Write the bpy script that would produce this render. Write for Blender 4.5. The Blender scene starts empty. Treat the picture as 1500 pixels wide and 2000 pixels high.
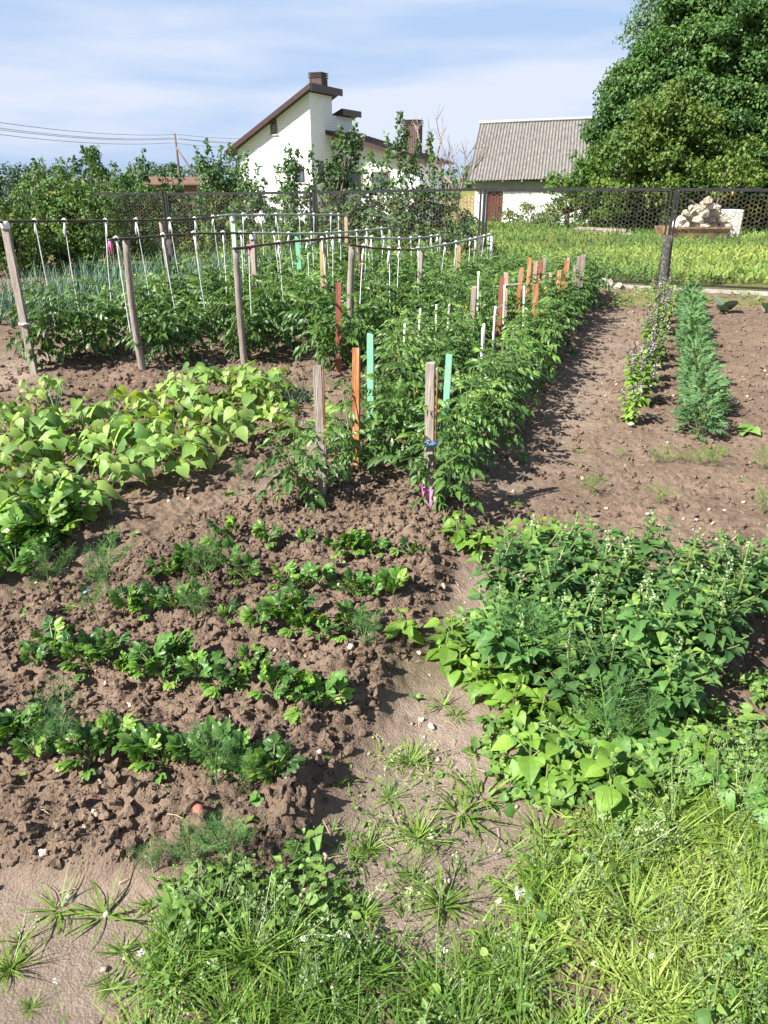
import bpy, math, random
import numpy as np
from mathutils import Vector, Matrix

C = bpy.context.scene.collection
RS = np.random.RandomState(7)
random.seed(7)
PI = math.pi

# ------------------------------------------------------------------ camera geometry
F = 1444.0
PITCH = math.radians(24.4)
EYE = 1.6
cP, sP = math.cos(PITCH), math.sin(PITCH)

def ray(x, y):
    u, v = (x - 750) / F, (y - 1000) / F
    return (u, cP - v * sP, -(sP + v * cP))

def gp(x, y, z=0.0):
    r = ray(x, y)
    t = (EYE - z) / (-r[2])
    return Vector((r[0] * t, r[1] * t, z))

def at(x, y, Y):
    r = ray(x, y)
    t = Y / r[1]
    return Vector((r[0] * t, Y, EYE + r[2] * t))

def projx(p):
    d = p[1] * cP - (p[2] - EYE) * sP
    return 750 + F * p[0] / d

def rowpt(s, c, z=0.0):            # plot coordinates: s along the rows, c across them
    return Vector((.342 * s + .94 * c, .94 * s - .342 * c, z))

ORD = ('first second third fourth fifth sixth seventh eighth ninth tenth eleventh twelfth thirteenth fourteenth fifteenth sixteenth '
       'seventeenth eighteenth nineteenth twentieth twenty-first twenty-second twenty-third twenty-fourth twenty-fifth twenty-sixth '
       'twenty-seventh twenty-eighth twenty-ninth thirtieth thirty-first thirty-second thirty-third thirty-fourth').split()

# ------------------------------------------------------------------ noise (numpy)
def hash2(i, j, k):
    h = (i.astype(np.int64) * 374761393 + j.astype(np.int64) * 668265263 + k * 1442695041) & 0x7fffffff
    h = ((h ^ (h >> 13)) * 1274126177) & 0x7fffffff
    h = (h ^ (h >> 16)) & 0xffff
    return h / 65535.0

def vnoise(x, y, sc, k):
    x, y = x * sc, y * sc
    i, j = np.floor(x), np.floor(y)
    fx, fy = x - i, y - j
    fx, fy = fx * fx * (3 - 2 * fx), fy * fy * (3 - 2 * fy)
    a, b = hash2(i, j, k), hash2(i + 1, j, k)
    c, d = hash2(i, j + 1, k), hash2(i + 1, j + 1, k)
    return (a * (1 - fx) + b * fx) * (1 - fy) + (c * (1 - fx) + d * fx) * fy

def fbm(x, y, sc, k, n=4):
    s, a, t = 0, 1.0, 0
    for o in range(n):
        s = s + a * vnoise(x, y, sc * 2 ** o, k + o * 17)
        t += a; a *= .5
    return s / t

def domes(x, y, cell, k):          # rounded clods of random radius
    gx, gy = np.floor(x / cell), np.floor(y / cell)
    out = np.zeros_like(x)
    for di in (-1, 0, 1):
        for dj in (-1, 0, 1):
            i, j = gx + di, gy + dj
            cx, cy = (i + hash2(i, j, k)) * cell, (j + hash2(i, j, k + 1)) * cell
            r = cell * (.3 + .75 * hash2(i, j, k + 2))
            ang = hash2(i, j, k + 3) * PI
            dx, dy = x - cx, y - cy
            ca, sa = np.cos(ang), np.sin(ang)
            dd = (dx * ca + dy * sa) ** 2 + ((-dx * sa + dy * ca) * 1.35) ** 2
            h = np.sqrt(np.maximum(r * r - dd, 0)) * (.5 + .6 * hash2(i, j, k + 4))
            out = np.maximum(out, h)
    return out

def poly_sd(x, y, poly):           # signed distance, positive inside
    p = np.array(poly, float)
    d = np.full(x.shape, 1e9)
    ins = np.zeros(x.shape, bool)
    n = len(p)
    for i in range(n):
        a, b = p[i], p[(i + 1) % n]
        e = b - a
        wx, wy = x - a[0], y - a[1]
        t = np.clip((wx * e[0] + wy * e[1]) / (e @ e), 0, 1)
        d = np.minimum(d, np.hypot(wx - e[0] * t, wy - e[1] * t))
        c = (a[1] > y) != (b[1] > y)
        with np.errstate(divide='ignore', invalid='ignore'):
            xi = e[0] * (y - a[1]) / (e[1] if e[1] else 1e-9) + a[0]
        ins ^= c & (x < xi)
    return np.where(ins, d, -d)

def sstep(a, b, x):
    t = np.clip((x - a) / (b - a), 0, 1)
    return t * t * (3 - 2 * t)

def wpoly(px):
    return [tuple(gp(x, y)[:2]) for x, y in px]

# ------------------------------------------------------------------ mesh builder
class Tpl:
    def __init__(s, v, f):
        s.v = np.array(v, float)
        s.l = np.array([i for q in f for i in q], np.int64)
        s.n = np.array([len(q) for q in f], np.int64)

class MB:
    def __init__(s):
        s.V, s.L, s.N, s.T, s.nv = [], [], [], [], 0
    def add(s, v, f, tint=.5):
        v = np.asarray(v, float)
        s.V.append(v)
        s.L.append(np.array([i for q in f for i in q], np.int64) + s.nv)
        s.N.append(np.array([len(q) for q in f], np.int64))
        s.T.append(np.full(len(v), tint) if np.isscalar(tint) else np.asarray(tint))
        s.nv += len(v)
        return s
    def inst(s, tp, P, D, N, S, tint):      # many copies of a template: y along D, z along N
        P, D, N = np.atleast_2d(P).astype(float), np.atleast_2d(D).astype(float), np.atleast_2d(N).astype(float)
        m = len(P)
        if m == 0: return s
        S = np.broadcast_to(np.asarray(S, float), (m,)) if np.ndim(S) < 2 else S
        tint = np.broadcast_to(np.asarray(tint, float), (m,))
        D = D / (np.linalg.norm(D, axis=1, keepdims=True) + 1e-9)
        W = np.cross(D, N); W /= (np.linalg.norm(W, axis=1, keepdims=True) + 1e-9)
        N = np.cross(W, D)
        if np.ndim(S) == 1: S = np.stack([S, S, S], 1)
        k = len(tp.v)
        v = (P[:, None, :] + tp.v[None, :, 0:1] * (W * S[:, 0:1])[:, None, :] + tp.v[None, :, 1:2] * (D * S[:, 1:2])[:, None, :]
             + tp.v[None, :, 2:3] * (N * S[:, 2:3])[:, None, :]).reshape(-1, 3)
        s.V.append(v)
        s.L.append((tp.l[None, :] + (np.arange(m) * k)[:, None]).reshape(-1) + s.nv)
        s.N.append(np.tile(tp.n, m))
        s.T.append(np.repeat(tint, k))
        s.nv += len(v)
        return s
    def tube(s, pts, rad, sides=6, tint=.5, cap=True):
        pts = [Vector(p) for p in pts]
        n = len(pts)
        if np.isscalar(rad): rad = [rad] * n
        vs, fs = [], []
        ref = Vector((.13, .31, .94))
        for i, p in enumerate(pts):
            d = (pts[min(i + 1, n - 1)] - pts[max(i - 1, 0)]).normalized()
            a = d.cross(ref)
            if a.length < .05: a = d.cross(Vector((1, 0, 0)))
            a.normalize(); b = d.cross(a)
            for k in range(sides):
                t = 2 * PI * k / sides
                vs.append(p + (a * math.cos(t) + b * math.sin(t)) * rad[i])
        for i in range(n - 1):
            for k in range(sides):
                k2 = (k + 1) % sides
                fs.append((i * sides + k, i * sides + k2, (i + 1) * sides + k2, (i + 1) * sides + k))
        if cap:
            fs.append(tuple(range(sides))[::-1]); fs.append(tuple((n - 1) * sides + k for k in range(sides)))
        return s.add(vs, fs, tint)
    def box(s, lo, hi, M=None, tint=.5, taper=0, bev=0):
        x0, y0, z0 = lo; x1, y1, z1 = hi
        v = [Vector(p) for p in ((x0, y0, z0), (x1, y0, z0), (x1, y1, z0), (x0, y1, z0), (x0, y0, z1), (x1, y0, z1), (x1, y1, z1), (x0, y1, z1))]
        if M is not None: v = [M @ p for p in v]
        return s.add(v, [(3, 2, 1, 0), (4, 5, 6, 7), (0, 1, 5, 4), (1, 2, 6, 5), (2, 3, 7, 6), (3, 0, 4, 7)], tint)
    def mesh(s, name, mat, smooth=False):
        me = bpy.data.meshes.new(name)
        V = np.concatenate(s.V); L = np.concatenate(s.L); N = np.concatenate(s.N); T = np.concatenate(s.T)
        me.vertices.add(len(V)); me.vertices.foreach_set('co', V.astype(np.float32).ravel())
        me.loops.add(len(L)); me.loops.foreach_set('vertex_index', L.astype(np.int32))
        me.polygons.add(len(N))
        me.polygons.foreach_set('loop_start', np.concatenate([[0], np.cumsum(N)[:-1]]).astype(np.int32))
        me.polygons.foreach_set('use_smooth', np.full(len(N), bool(smooth)))
        a = me.attributes.new('tint', 'FLOAT', 'POINT'); a.data.foreach_set('value', T.astype(np.float32))
        me.update(calc_edges=True); me.validate()
        if mat: me.materials.append(mat)
        return me
    def build(s, name, mat, parent=None, smooth=False):
        return link(name, s.mesh(name, mat, smooth), parent)

def link(name, me, parent=None):
    o = bpy.data.objects.new(name, me); C.objects.link(o)
    if parent: o.parent = parent
    return o

def tag(o, label=None, cat=None, group=None, kind=None):
    if label: o['label'] = label
    if cat: o['category'] = cat
    if group: o['group'] = group
    if kind: o['kind'] = kind
    return o

def thing(name, label, cat, loc=(0, 0, 0), rz=0, sc=1.0, group=None):
    o = bpy.data.objects.new(name, None); C.objects.link(o)
    o.empty_display_size = .1
    o.location = loc; o.rotation_euler = (0, 0, rz); o.scale = (sc, sc, sc)
    return tag(o, label, cat, group)

class Kit:                          # one kind of plant: several grown variants that repeats share
    def __init__(s, name, variants): s.name, s.variants = name, variants
    def place(s, label, cat, p, rz=None, sc=1.0, group=None, var=None):
        t = thing(s.name, label, cat, p, random.uniform(0, 6.28) if rz is None else rz, sc, group)
        for part, me in s.variants[random.randrange(len(s.variants)) if var is None else var % len(s.variants)]:
            link(part, me, t)
        return t

# ------------------------------------------------------------------ materials
def newmat(name):
    m = bpy.data.materials.new(name); m.use_nodes = True
    nt = m.node_tree; nt.nodes.clear()
    return m, nt, nt.nodes, nt.links

def ramp(nd, cols, pos=None):
    r = nd.new('ShaderNodeValToRGB')
    el = r.color_ramp.elements
    pos = pos or [i / (len(cols) - 1) for i in range(len(cols))]
    while len(el) < len(cols): el.new(.5)
    for e, c, p in zip(el, cols, pos): e.position = p; e.color = (*c, 1)
    return r

def leaf_mat(name, cols, rough=.45, trans=.3, spec=.35, tcol=(1.5, 1.5, .5), var=.25):
    m, nt, nd, lk = newmat(name)
    out = nd.new('ShaderNodeOutputMaterial'); mix = nd.new('ShaderNodeMixShader'); mix.inputs[0].default_value = trans
    b = nd.new('ShaderNodeBsdfPrincipled'); b.inputs['Roughness'].default_value = rough; b.inputs['Specular IOR Level'].default_value = spec
    tr = nd.new('ShaderNodeBsdfTranslucent')
    at_ = nd.new('ShaderNodeAttribute'); at_.attribute_name = 'tint'
    r = ramp(nd, cols); lk.new(at_.outputs['Fac'], r.inputs[0])
    oi = nd.new('ShaderNodeObjectInfo'); mr = nd.new('ShaderNodeMapRange')
    mr.inputs[3].default_value = 1 - var; mr.inputs[4].default_value = 1 + var
    lk.new(oi.outputs['Random'], mr.inputs[0])
    tc = nd.new('ShaderNodeTexCoord'); no = nd.new('ShaderNodeTexNoise'); no.inputs['Scale'].default_value = 35
    lk.new(tc.outputs['Object'], no.inputs['Vector'])
    mr2 = nd.new('ShaderNodeMapRange'); mr2.inputs[3].default_value = .7; mr2.inputs[4].default_value = 1.3
    lk.new(no.outputs['Fac'], mr2.inputs[0])
    mu = nd.new('ShaderNodeMath'); mu.operation = 'MULTIPLY'; lk.new(mr.outputs[0], mu.inputs[0]); lk.new(mr2.outputs[0], mu.inputs[1])
    hs = nd.new('ShaderNodeHueSaturation'); lk.new(r.outputs[0], hs.inputs['Color']); lk.new(mu.outputs[0], hs.inputs['Value'])
    lk.new(hs.outputs[0], b.inputs['Base Color'])
    mc = nd.new('ShaderNodeMix'); mc.data_type = 'RGBA'; mc.blend_type = 'MULTIPLY'; mc.inputs[0].default_value = 1
    lk.new(hs.outputs[0], mc.inputs[6]); mc.inputs[7].default_value = (*tcol, 1)
    lk.new(mc.outputs[2], tr.inputs['Color'])
    lk.new(b.outputs[0], mix.inputs[1]); lk.new(tr.outputs[0], mix.inputs[2]); lk.new(mix.outputs[0], out.inputs[0])
    return m

def rough_mat(name, cols, scale=8, rough=.85, bump=.3, bscale=40, stretch=(1, 1, 1), spec=.2, pos=None, usetint=False, metal=0, coord='Object', detail=6):
    m, nt, nd, lk = newmat(name)
    out = nd.new('ShaderNodeOutputMaterial')
    b = nd.new('ShaderNodeBsdfPrincipled'); b.inputs['Roughness'].default_value = rough; b.inputs['Specular IOR Level'].default_value = spec
    b.inputs['Metallic'].default_value = metal
    tc = nd.new('ShaderNodeTexCoord'); mp = nd.new('ShaderNodeMapping'); mp.inputs['Scale'].default_value = stretch
    lk.new(tc.outputs[coord], mp.inputs[0])
    no = nd.new('ShaderNodeTexNoise'); no.inputs['Scale'].default_value = scale; no.inputs['Detail'].default_value = detail; no.inputs['Roughness'].default_value = .65
    lk.new(mp.outputs[0], no.inputs['Vector'])
    r = ramp(nd, cols, pos or [.3 + .4 * i / (len(cols) - 1) for i in range(len(cols))])
    src = no.outputs['Fac']
    if usetint:
        a = nd.new('ShaderNodeAttribute'); a.attribute_name = 'tint'
        ad = nd.new('ShaderNodeMath'); ad.operation = 'MULTIPLY_ADD'; ad.inputs[1].default_value = .5; lk.new(a.outputs['Fac'], ad.inputs[0])
        sb = nd.new('ShaderNodeMath'); sb.operation = 'SUBTRACT'; lk.new(no.outputs['Fac'], sb.inputs[0]); sb.inputs[1].default_value = .25
        lk.new(sb.outputs[0], ad.inputs[2]); src = ad.outputs[0]
    lk.new(src, r.inputs[0]); lk.new(r.outputs[0], b.inputs['Base Color'])
    if bump:
        n2 = nd.new('ShaderNodeTexNoise'); n2.inputs['Scale'].default_value = bscale; n2.inputs['Detail'].default_value = 5
        lk.new(mp.outputs[0], n2.inputs['Vector'])
        bp = nd.new('ShaderNodeBump'); bp.inputs['Strength'].default_value = bump; bp.inputs['Distance'].default_value = .02
        lk.new(n2.outputs['Fac'], bp.inputs['Height']); lk.new(bp.outputs[0], b.inputs['Normal'])
    lk.new(b.outputs[0], out.inputs[0])
    return m

M = {}
M['tomato'] = leaf_mat('tomato leaf', [(.045, .100, .026), (.078, .162, .036), (.16, .26, .05)], rough=.42, trans=.28, spec=.45)
M['bean'] = leaf_mat('bean leaf', [(.085, .18, .038), (.165, .285, .066), (.22, .35, .08), (.29, .39, .10)], rough=.5, trans=.3, var=.2)
M['celery'] = leaf_mat('celery leaf', [(.042, .105, .024), (.090, .205, .036), (.20, .33, .05)], rough=.42, trans=.28, spec=.4)
M['goosefoot'] = leaf_mat('goosefoot leaf', [(.052, .125, .040), (.090, .195, .055), (.22, .345, .065)], rough=.5, trans=.33)
M['goosetop'] = leaf_mat('goosefoot flower', [(.16, .24, .10), (.24, .31, .15), (.30, .38, .18)], rough=.7, trans=.1)
M['amaranth'] = leaf_mat('amaranth leaf', [(.10, .20, .03), (.17, .30, .045), (.25, .38, .06)], rough=.5, trans=.35, var=.15)
M['bindweed'] = leaf_mat('bindweed leaf', [(.06, .15, .035), (.10, .22, .045), (.16, .30, .055)], rough=.5, trans=.3, var=.15)
M['dill'] = leaf_mat('dill frond', [(.055, .13, .045), (.08, .18, .06), (.14, .26, .07)], rough=.6, trans=.3)
M['onion'] = leaf_mat('onion leaf', [(.060, .130, .085), (.095, .19, .115), (.15, .25, .13)], rough=.45, trans=.1)
M['marigold'] = leaf_mat('marigold leaf', [(.065, .145, .058), (.10, .20, .075), (.16, .27, .09)], rough=.6, trans=.25, var=.1)
M['basil'] = leaf_mat('basil leaf', [(.09, .18, .03), (.15, .27, .04), (.21, .34, .06)], rough=.5, trans=.3)
M['basilflower'] = leaf_mat('basil flower', [(.10, .09, .07), (.20, .17, .17), (.48, .43, .44)], rough=.7, trans=.1)
M['cabbage'] = leaf_mat('cabbage leaf', [(.13, .20, .15), (.18, .26, .18), (.22, .31, .2)], rough=.5, trans=.1)
M['squash'] = leaf_mat('squash leaf', [(.07, .15, .035), (.11, .22, .05), (.2, .3, .07)], rough=.6, trans=.25)
M['carrot'] = leaf_mat('carrot frond', [(.09, .18, .03), (.14, .25, .04), (.2, .32, .06)], rough=.6, trans=.3)
M['grass'] = leaf_mat('grass blade', [(.075, .155, .024), (.15, .255, .04), (.22, .33, .06), (.31, .37, .10)], rough=.5, trans=.3, var=.1)
M['cover'] = leaf_mat('ground cover leaf', [(.07, .15, .035), (.13, .235, .05), (.21, .33, .07)], rough=.55, trans=.25)
M['meadow'] = leaf_mat('meadow leaf', [(.070, .135, .028), (.120, .205, .040), (.23, .285, .06)], rough=.6, trans=.3)
M['maple'] = leaf_mat('maple leaf', [(.032, .078, .022), (.065, .138, .032), (.13, .215, .045)], rough=.45, trans=.25)
M['youngmaple'] = leaf_mat('young maple leaf', [(.060, .125, .025), (.105, .19, .035), (.19, .26, .052)], rough=.45, trans=.3)
M['poplar'] = leaf_mat('poplar leaf', [(.08, .15, .09), (.12, .20, .12), (.17, .26, .15)], rough=.5, trans=.3)
M['currant'] = leaf_mat('currant leaf', [(.035, .080, .024), (.070, .14, .035), (.14, .21, .045)], rough=.5, trans=.25)
M['apple'] = leaf_mat('apple leaf', [(.040, .090, .034), (.075, .145, .048), (.13, .21, .07)], rough=.45, trans=.25)
M['far'] = leaf_mat('far foliage', [(.07, .12, .08), (.10, .16, .10), (.13, .19, .11)], rough=.7, trans=.1)
M['stem'] = leaf_mat('green stem', [(.12, .18, .05), (.17, .24, .08), (.22, .28, .1)], rough=.5, trans=.1)
M['purplestem'] = leaf_mat('purple stem', [(.07, .05, .05), (.10, .07, .06), (.14, .1, .08)], rough=.5, trans=.05)
M['bark'] = rough_mat('bark', [(.06, .045, .035), (.14, .11, .09), (.22, .18, .15)], scale=12, stretch=(1, 1, .2), bump=.6)
M['barebark'] = rough_mat('dry twig bark', [(.16, .12, .10), (.25, .20, .17), (.32, .27, .23)], scale=12, bump=.2)
M['petal_white'] = rough_mat('white petal', [(.6, .6, .52), (.8, .8, .74)], bump=0)
M['petal_yellow'] = rough_mat('yellow petal', [(.6, .45, .03), (.75, .6, .05)], bump=0)
M['wood_grey'] = rough_mat('weathered grey wood', [(.17, .14, .12), (.30, .26, .225), (.40, .355, .31)], scale=14, stretch=(3, 3, .25), bump=.5, bscale=60)
M['wood_old'] = rough_mat('old fence picket wood', [(.15, .11, .09), (.30, .25, .22), (.38, .33, .30)], scale=9, stretch=(4, 4, .3), bump=.5, bscale=60)
M['wood_tan'] = rough_mat('tan plank', [(.24, .18, .09), (.36, .28, .15), (.44, .36, .21)], scale=10, stretch=(3, 3, .25), bump=.4, bscale=60)
M['wood_round'] = rough_mat('peeled pole', [(.12, .10, .085), (.24, .20, .175), (.33, .29, .25)], scale=10, stretch=(2, 2, .3), bump=.4)
M['wood_dark'] = rough_mat('dark rod', [(.05, .042, .034), (.09, .075, .058), (.16, .14, .10)], scale=9, bump=.4)
M['wood_brownrod'] = rough_mat('brown bark rod', [(.07, .04, .028), (.12, .075, .055), (.20, .14, .11)], scale=9, bump=.5)
M['wood_orange'] = rough_mat('orange stained wood', [(.13, .06, .03), (.34, .125, .045), (.42, .19, .08), (.36, .28, .22)], scale=12, pos=[.3, .44, .53, .61], stretch=(3, 3, .3), bump=.4, bscale=60)
M['wood_red'] = rough_mat('red brown painted wood', [(.17, .055, .04), (.25, .085, .06), (.32, .16, .12)], scale=12, stretch=(3, 3, .3), bump=.3)
M['wood_pink'] = rough_mat('faded pink wood', [(.28, .17, .14), (.40, .26, .21), (.48, .35, .29)], scale=12, stretch=(3, 3, .3), bump=.3)
M['paint_mint'] = rough_mat('mint green paint', [(.10, .34, .20), (.16, .44, .27), (.21, .48, .32), (.30, .27, .22)], scale=13, pos=[.3, .44, .56, .625], stretch=(2, 2, .4), bump=.15, rough=.5)
M['paint_palegreen'] = rough_mat('faded pale green paint', [(.30, .40, .34), (.40, .50, .43), (.48, .55, .48)], scale=8, stretch=(2, 2, .4), bump=.2, rough=.6)
M['pole_pale'] = rough_mat('pale green grey pole', [(.25, .30, .26), (.36, .41, .36), (.45, .49, .43)], scale=8, bump=.2, rough=.5)
M['rod_white'] = rough_mat('peeling white rod', [(.35, .22, .13), (.62, .58, .52), (.78, .76, .72)], scale=18, pos=[.25, .4, .6], stretch=(1, 1, .35), bump=.3, rough=.6)
M['twine'] = rough_mat('white twine', [(.62, .62, .62), (.82, .82, .82)], bump=.2, rough=.7)
M['rag_pink'] = rough_mat('pink rag', [(.55, .12, .30), (.72, .25, .45)], bump=.3)
M['rag_blue'] = rough_mat('blue rag', [(.10, .16, .45), (.16, .25, .6)], bump=.3)
M['iron'] = rough_mat('black painted iron', [(.012, .012, .013), (.03, .03, .03)], bump=.1, rough=.5, spec=.4)
M['pipe'] = rough_mat('asbestos cement pipe', [(.030, .030, .030), (.07, .068, .064), (.26, .25, .22)], scale=16, bump=.5, pos=[.3, .52, .75])
M['concrete'] = rough_mat('old concrete', [(.20, .18, .15), (.34, .31, .27), (.44, .41, .36)], scale=9, bump=.6)
M['net'] = rough_mat('punched strip', [(.035, .034, .031), (.075, .07, .058), (.24, .185, .06)], scale=3.2, bump=0, pos=[.3, .52, .70], rough=.7, coord='Object', detail=10)
M['metal_brown'] = rough_mat('brown sheet metal', [(.040, .022, .022), (.06, .035, .035)], scale=5, bump=0, rough=.45, spec=.4)
M['metal_ridge'] = rough_mat('brown profiled sheet', [(.10, .065, .062), (.14, .095, .09)], scale=5, bump=0, rough=.5)
M['roof_red'] = rough_mat('red brown roof sheet', [(.13, .055, .05), (.18, .085, .075)], scale=5, bump=0, rough=.5)
M['glass'] = rough_mat('window glass', [(.05, .06, .08), (.12, .14, .18)], bump=0, rough=.1, spec=.6)
M['frame_brown'] = rough_mat('brown window frame', [(.20, .10, .05), (.27, .14, .07)], bump=0, rough=.5)
M['slate'] = rough_mat('grey corrugated slate', [(.11, .102, .096), (.17, .16, .15), (.23, .22, .205)], scale=5, stretch=(2, 1, .4), bump=.1, bscale=30)
M['ridgecap'] = rough_mat('zinc ridge cap', [(.34, .35, .36), (.46, .47, .48)], bump=0, rough=.4)
M['doorred'] = rough_mat('red brown door', [(.10, .035, .03), (.15, .06, .05)], scale=5, bump=.1)
M['rust'] = rough_mat('rusty sheet', [(.10, .05, .03), (.24, .15, .10), (.40, .27, .10)], scale=3, bump=.3)
M['rubble'] = rough_mat('plaster rubble', [(.30, .24, .18), (.50, .42, .34), (.66, .60, .51)], scale=3, bump=.6, bscale=25, usetint=True)
M['whiteblock'] = rough_mat('white block', [(.62, .60, .57), (.78, .76, .73)], scale=6, bump=.4)
M['stone_pale'] = rough_mat('pale stone', [(.30, .23, .17), (.42, .34, .27), (.52, .45, .37)], scale=14, bump=.4, usetint=True)
M['stone_red'] = rough_mat('red stone', [(.25, .10, .075), (.32, .14, .10)], scale=20, bump=.3)
M['bluescrap'] = rough_mat('blue plastic', [(.15, .35, .7), (.3, .5, .8)], bump=0, rough=.4)
M['drypole'] = rough_mat('grey wooden pole', [(.12, .10, .09), (.20, .17, .155)], scale=6, stretch=(3, 3, .3), bump=.1)
M['wire'] = rough_mat('aluminium cable', [(.10, .10, .11), (.14, .14, .15)], bump=0, rough=.5)
M['porcelain'] = rough_mat('porcelain insulator', [(.5, .5, .5), (.6, .6, .6)], bump=0, rough=.3)
M['plaster'] = rough_mat('grey plaster', [(.22, .23, .235), (.33, .34, .345)], scale=4, bump=.2)
M['brown_brick'] = rough_mat('brown brick', [(.12, .075, .055), (.18, .115, .085)], scale=4, bump=.2)
M['straw'] = rough_mat('dry straw', [(.35, .28, .16), (.5, .42, .26)], bump=0)

def brick_mat():
    m, nt, nd, lk = newmat('white brick')
    out = nd.new('ShaderNodeOutputMaterial'); b = nd.new('ShaderNodeBsdfPrincipled'); b.inputs['Roughness'].default_value = .8
    tc = nd.new('ShaderNodeTexCoord'); sx = nd.new('ShaderNodeSeparateXYZ'); lk.new(tc.outputs['Object'], sx.inputs[0])
    ad = nd.new('ShaderNodeMath'); lk.new(sx.outputs[0], ad.inputs[0]); lk.new(sx.outputs[1], ad.inputs[1])
    cb = nd.new('ShaderNodeCombineXYZ'); lk.new(ad.outputs[0], cb.inputs[0]); lk.new(sx.outputs[2], cb.inputs[1])
    br = nd.new('ShaderNodeTexBrick'); lk.new(cb.outputs[0], br.inputs['Vector'])
    br.inputs['Color1'].default_value = (.82, .82, .83, 1); br.inputs['Color2'].default_value = (.77, .77, .78, 1); br.inputs['Mortar'].default_value = (.56, .56, .58, 1)
    br.inputs['Scale'].default_value = 1; br.inputs['Brick Width'].default_value = .26; br.inputs['Row Height'].default_value = .10; br.inputs['Mortar Size'].default_value = .014
    lk.new(br.outputs[0], b.inputs['Base Color'])
    lk.new(b.outputs[0], out.inputs[0]); return m
M['brick'] = brick_mat()

def soil_mat():
    m, nt, nd, lk = newmat('garden soil')
    out = nd.new('ShaderNodeOutputMaterial'); b = nd.new('ShaderNodeBsdfPrincipled')
    b.inputs['Roughness'].default_value = .95; b.inputs['Specular IOR Level'].default_value = .1
    tc = nd.new('ShaderNodeTexCoord')
    def noise(s, d=6, r=.6):
        n = nd.new('ShaderNodeTexNoise'); n.inputs['Scale'].default_value = s; n.inputs['Detail'].default_value = d; n.inputs['Roughness'].default_value = r
        lk.new(tc.outputs['Object'], n.inputs['Vector']); return n
    def attr(nm):
        a = nd.new('ShaderNodeAttribute'); a.attribute_name = nm; return a.outputs['Fac']
    def mix(f, a, c):
        x = nd.new('ShaderNodeMix'); x.data_type = 'RGBA'
        if hasattr(f, 'node'): lk.new(f, x.inputs[0])
        else: x.inputs[0].default_value = f
        lk.new(a, x.inputs[6]); lk.new(c, x.inputs[7]); return x.outputs[2]
    n1, n2, n3 = noise(3), noise(38, 9, .75), noise(230, 5)
    tilled = ramp(nd, [(.098, .065, .044), (.160, .112, .079), (.245, .182, .138)], [.3, .5, .7]); lk.new(n2.outputs['Fac'], tilled.inputs[0])
    path = ramp(nd, [(.205, .155, .120), (.275, .218, .175), (.35, .285, .235)], [.3, .5, .72]); lk.new(n2.outputs['Fac'], path.inputs[0])
    pale = ramp(nd, [(.12, .080, .058), (.21, .155, .118), (.30, .235, .185)], [.3, .5, .7]); lk.new(n3.outputs['Fac'], pale.inputs[0])
    grn = ramp(nd, [(.11, .14, .03), (.18, .20, .045), (.27, .24, .075)], [.3, .5, .7]); lk.new(n2.outputs['Fac'], grn.inputs[0])
    moss = ramp(nd, [(.10, .085, .045), (.15, .13, .07)], [.3, .7]); lk.new(n2.outputs['Fac'], moss.inputs[0])
    c = mix(attr('smooth'), tilled.outputs[0], path.outputs[0])
    c2 = mix(.35, c, pale.outputs[0])
    c3 = mix(attr('moss'), c2, moss.outputs[0])
    c4 = mix(attr('green'), c3, grn.outputs[0])
    n4 = noise(1.6, 5, .6); dmp = nd.new('ShaderNodeMapRange'); dmp.inputs[1].default_value = .35; dmp.inputs[2].default_value = .65; dmp.inputs[3].default_value = .78; dmp.inputs[4].default_value = 1.12; lk.new(n4.outputs['Fac'], dmp.inputs[0])
    hs = nd.new('ShaderNodeHueSaturation'); lk.new(c4, hs.inputs['Color']); lk.new(dmp.outputs[0], hs.inputs['Value'])
    c4 = hs.outputs[0]
    lk.new(c4, b.inputs['Base Color'])
    vo = nd.new('ShaderNodeTexVoronoi'); vo.inputs['Scale'].default_value = 150; lk.new(tc.outputs['Object'], vo.inputs['Vector'])
    vo2 = nd.new('ShaderNodeTexVoronoi'); vo2.inputs['Scale'].default_value = 62; lk.new(tc.outputs['Object'], vo2.inputs['Vector'])
    ad0 = nd.new('ShaderNodeMath'); ad0.operation = 'MULTIPLY_ADD'; lk.new(vo.outputs['Distance'], ad0.inputs[0]); ad0.inputs[1].default_value = -.3; lk.new(n2.outputs['Fac'], ad0.inputs[2])
    ad = nd.new('ShaderNodeMath'); ad.operation = 'MULTIPLY_ADD'; lk.new(vo2.outputs['Distance'], ad.inputs[0]); ad.inputs[1].default_value = -.16; lk.new(ad0.outputs[0], ad.inputs[2])
    bp = nd.new('ShaderNodeBump'); bp.inputs['Strength'].default_value = .8; bp.inputs['Distance'].default_value = .014
    lk.new(ad.outputs[0], bp.inputs['Height']); lk.new(bp.outputs[0], b.inputs['Normal'])
    lk.new(b.outputs[0], out.inputs[0]); return m
M['soil'] = soil_mat()
M['clod'] = rough_mat('soil clod', [(.125, .080, .060), (.180, .122, .094), (.245, .175, .140)], scale=24, bump=.6, bscale=120, spec=.1, rough=.95, usetint=True)

# ------------------------------------------------------------------ leaf templates
def strip(rows, fold=.25, droop=.25, curl=0, serr=0):
    """rows of (y on the midrib, y on the margin, half width) -> folded, drooping leaf"""
    v, f = [], []
    for ym, ys, w in rows:
        z = -droop * ym * ym
        zs = -droop * ys * abs(ys) + fold * w - curl * w * w
        v += [(-w, ys, zs), (0, ym, z), (w, ys, zs)]
    for i in range(len(rows) - 1):
        a, b = i * 3, i * 3 + 3
        f += [(a, a + 1, b + 1, b), (a + 1, a + 2, b + 2, b + 1)]
    return Tpl(v, f)

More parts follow.
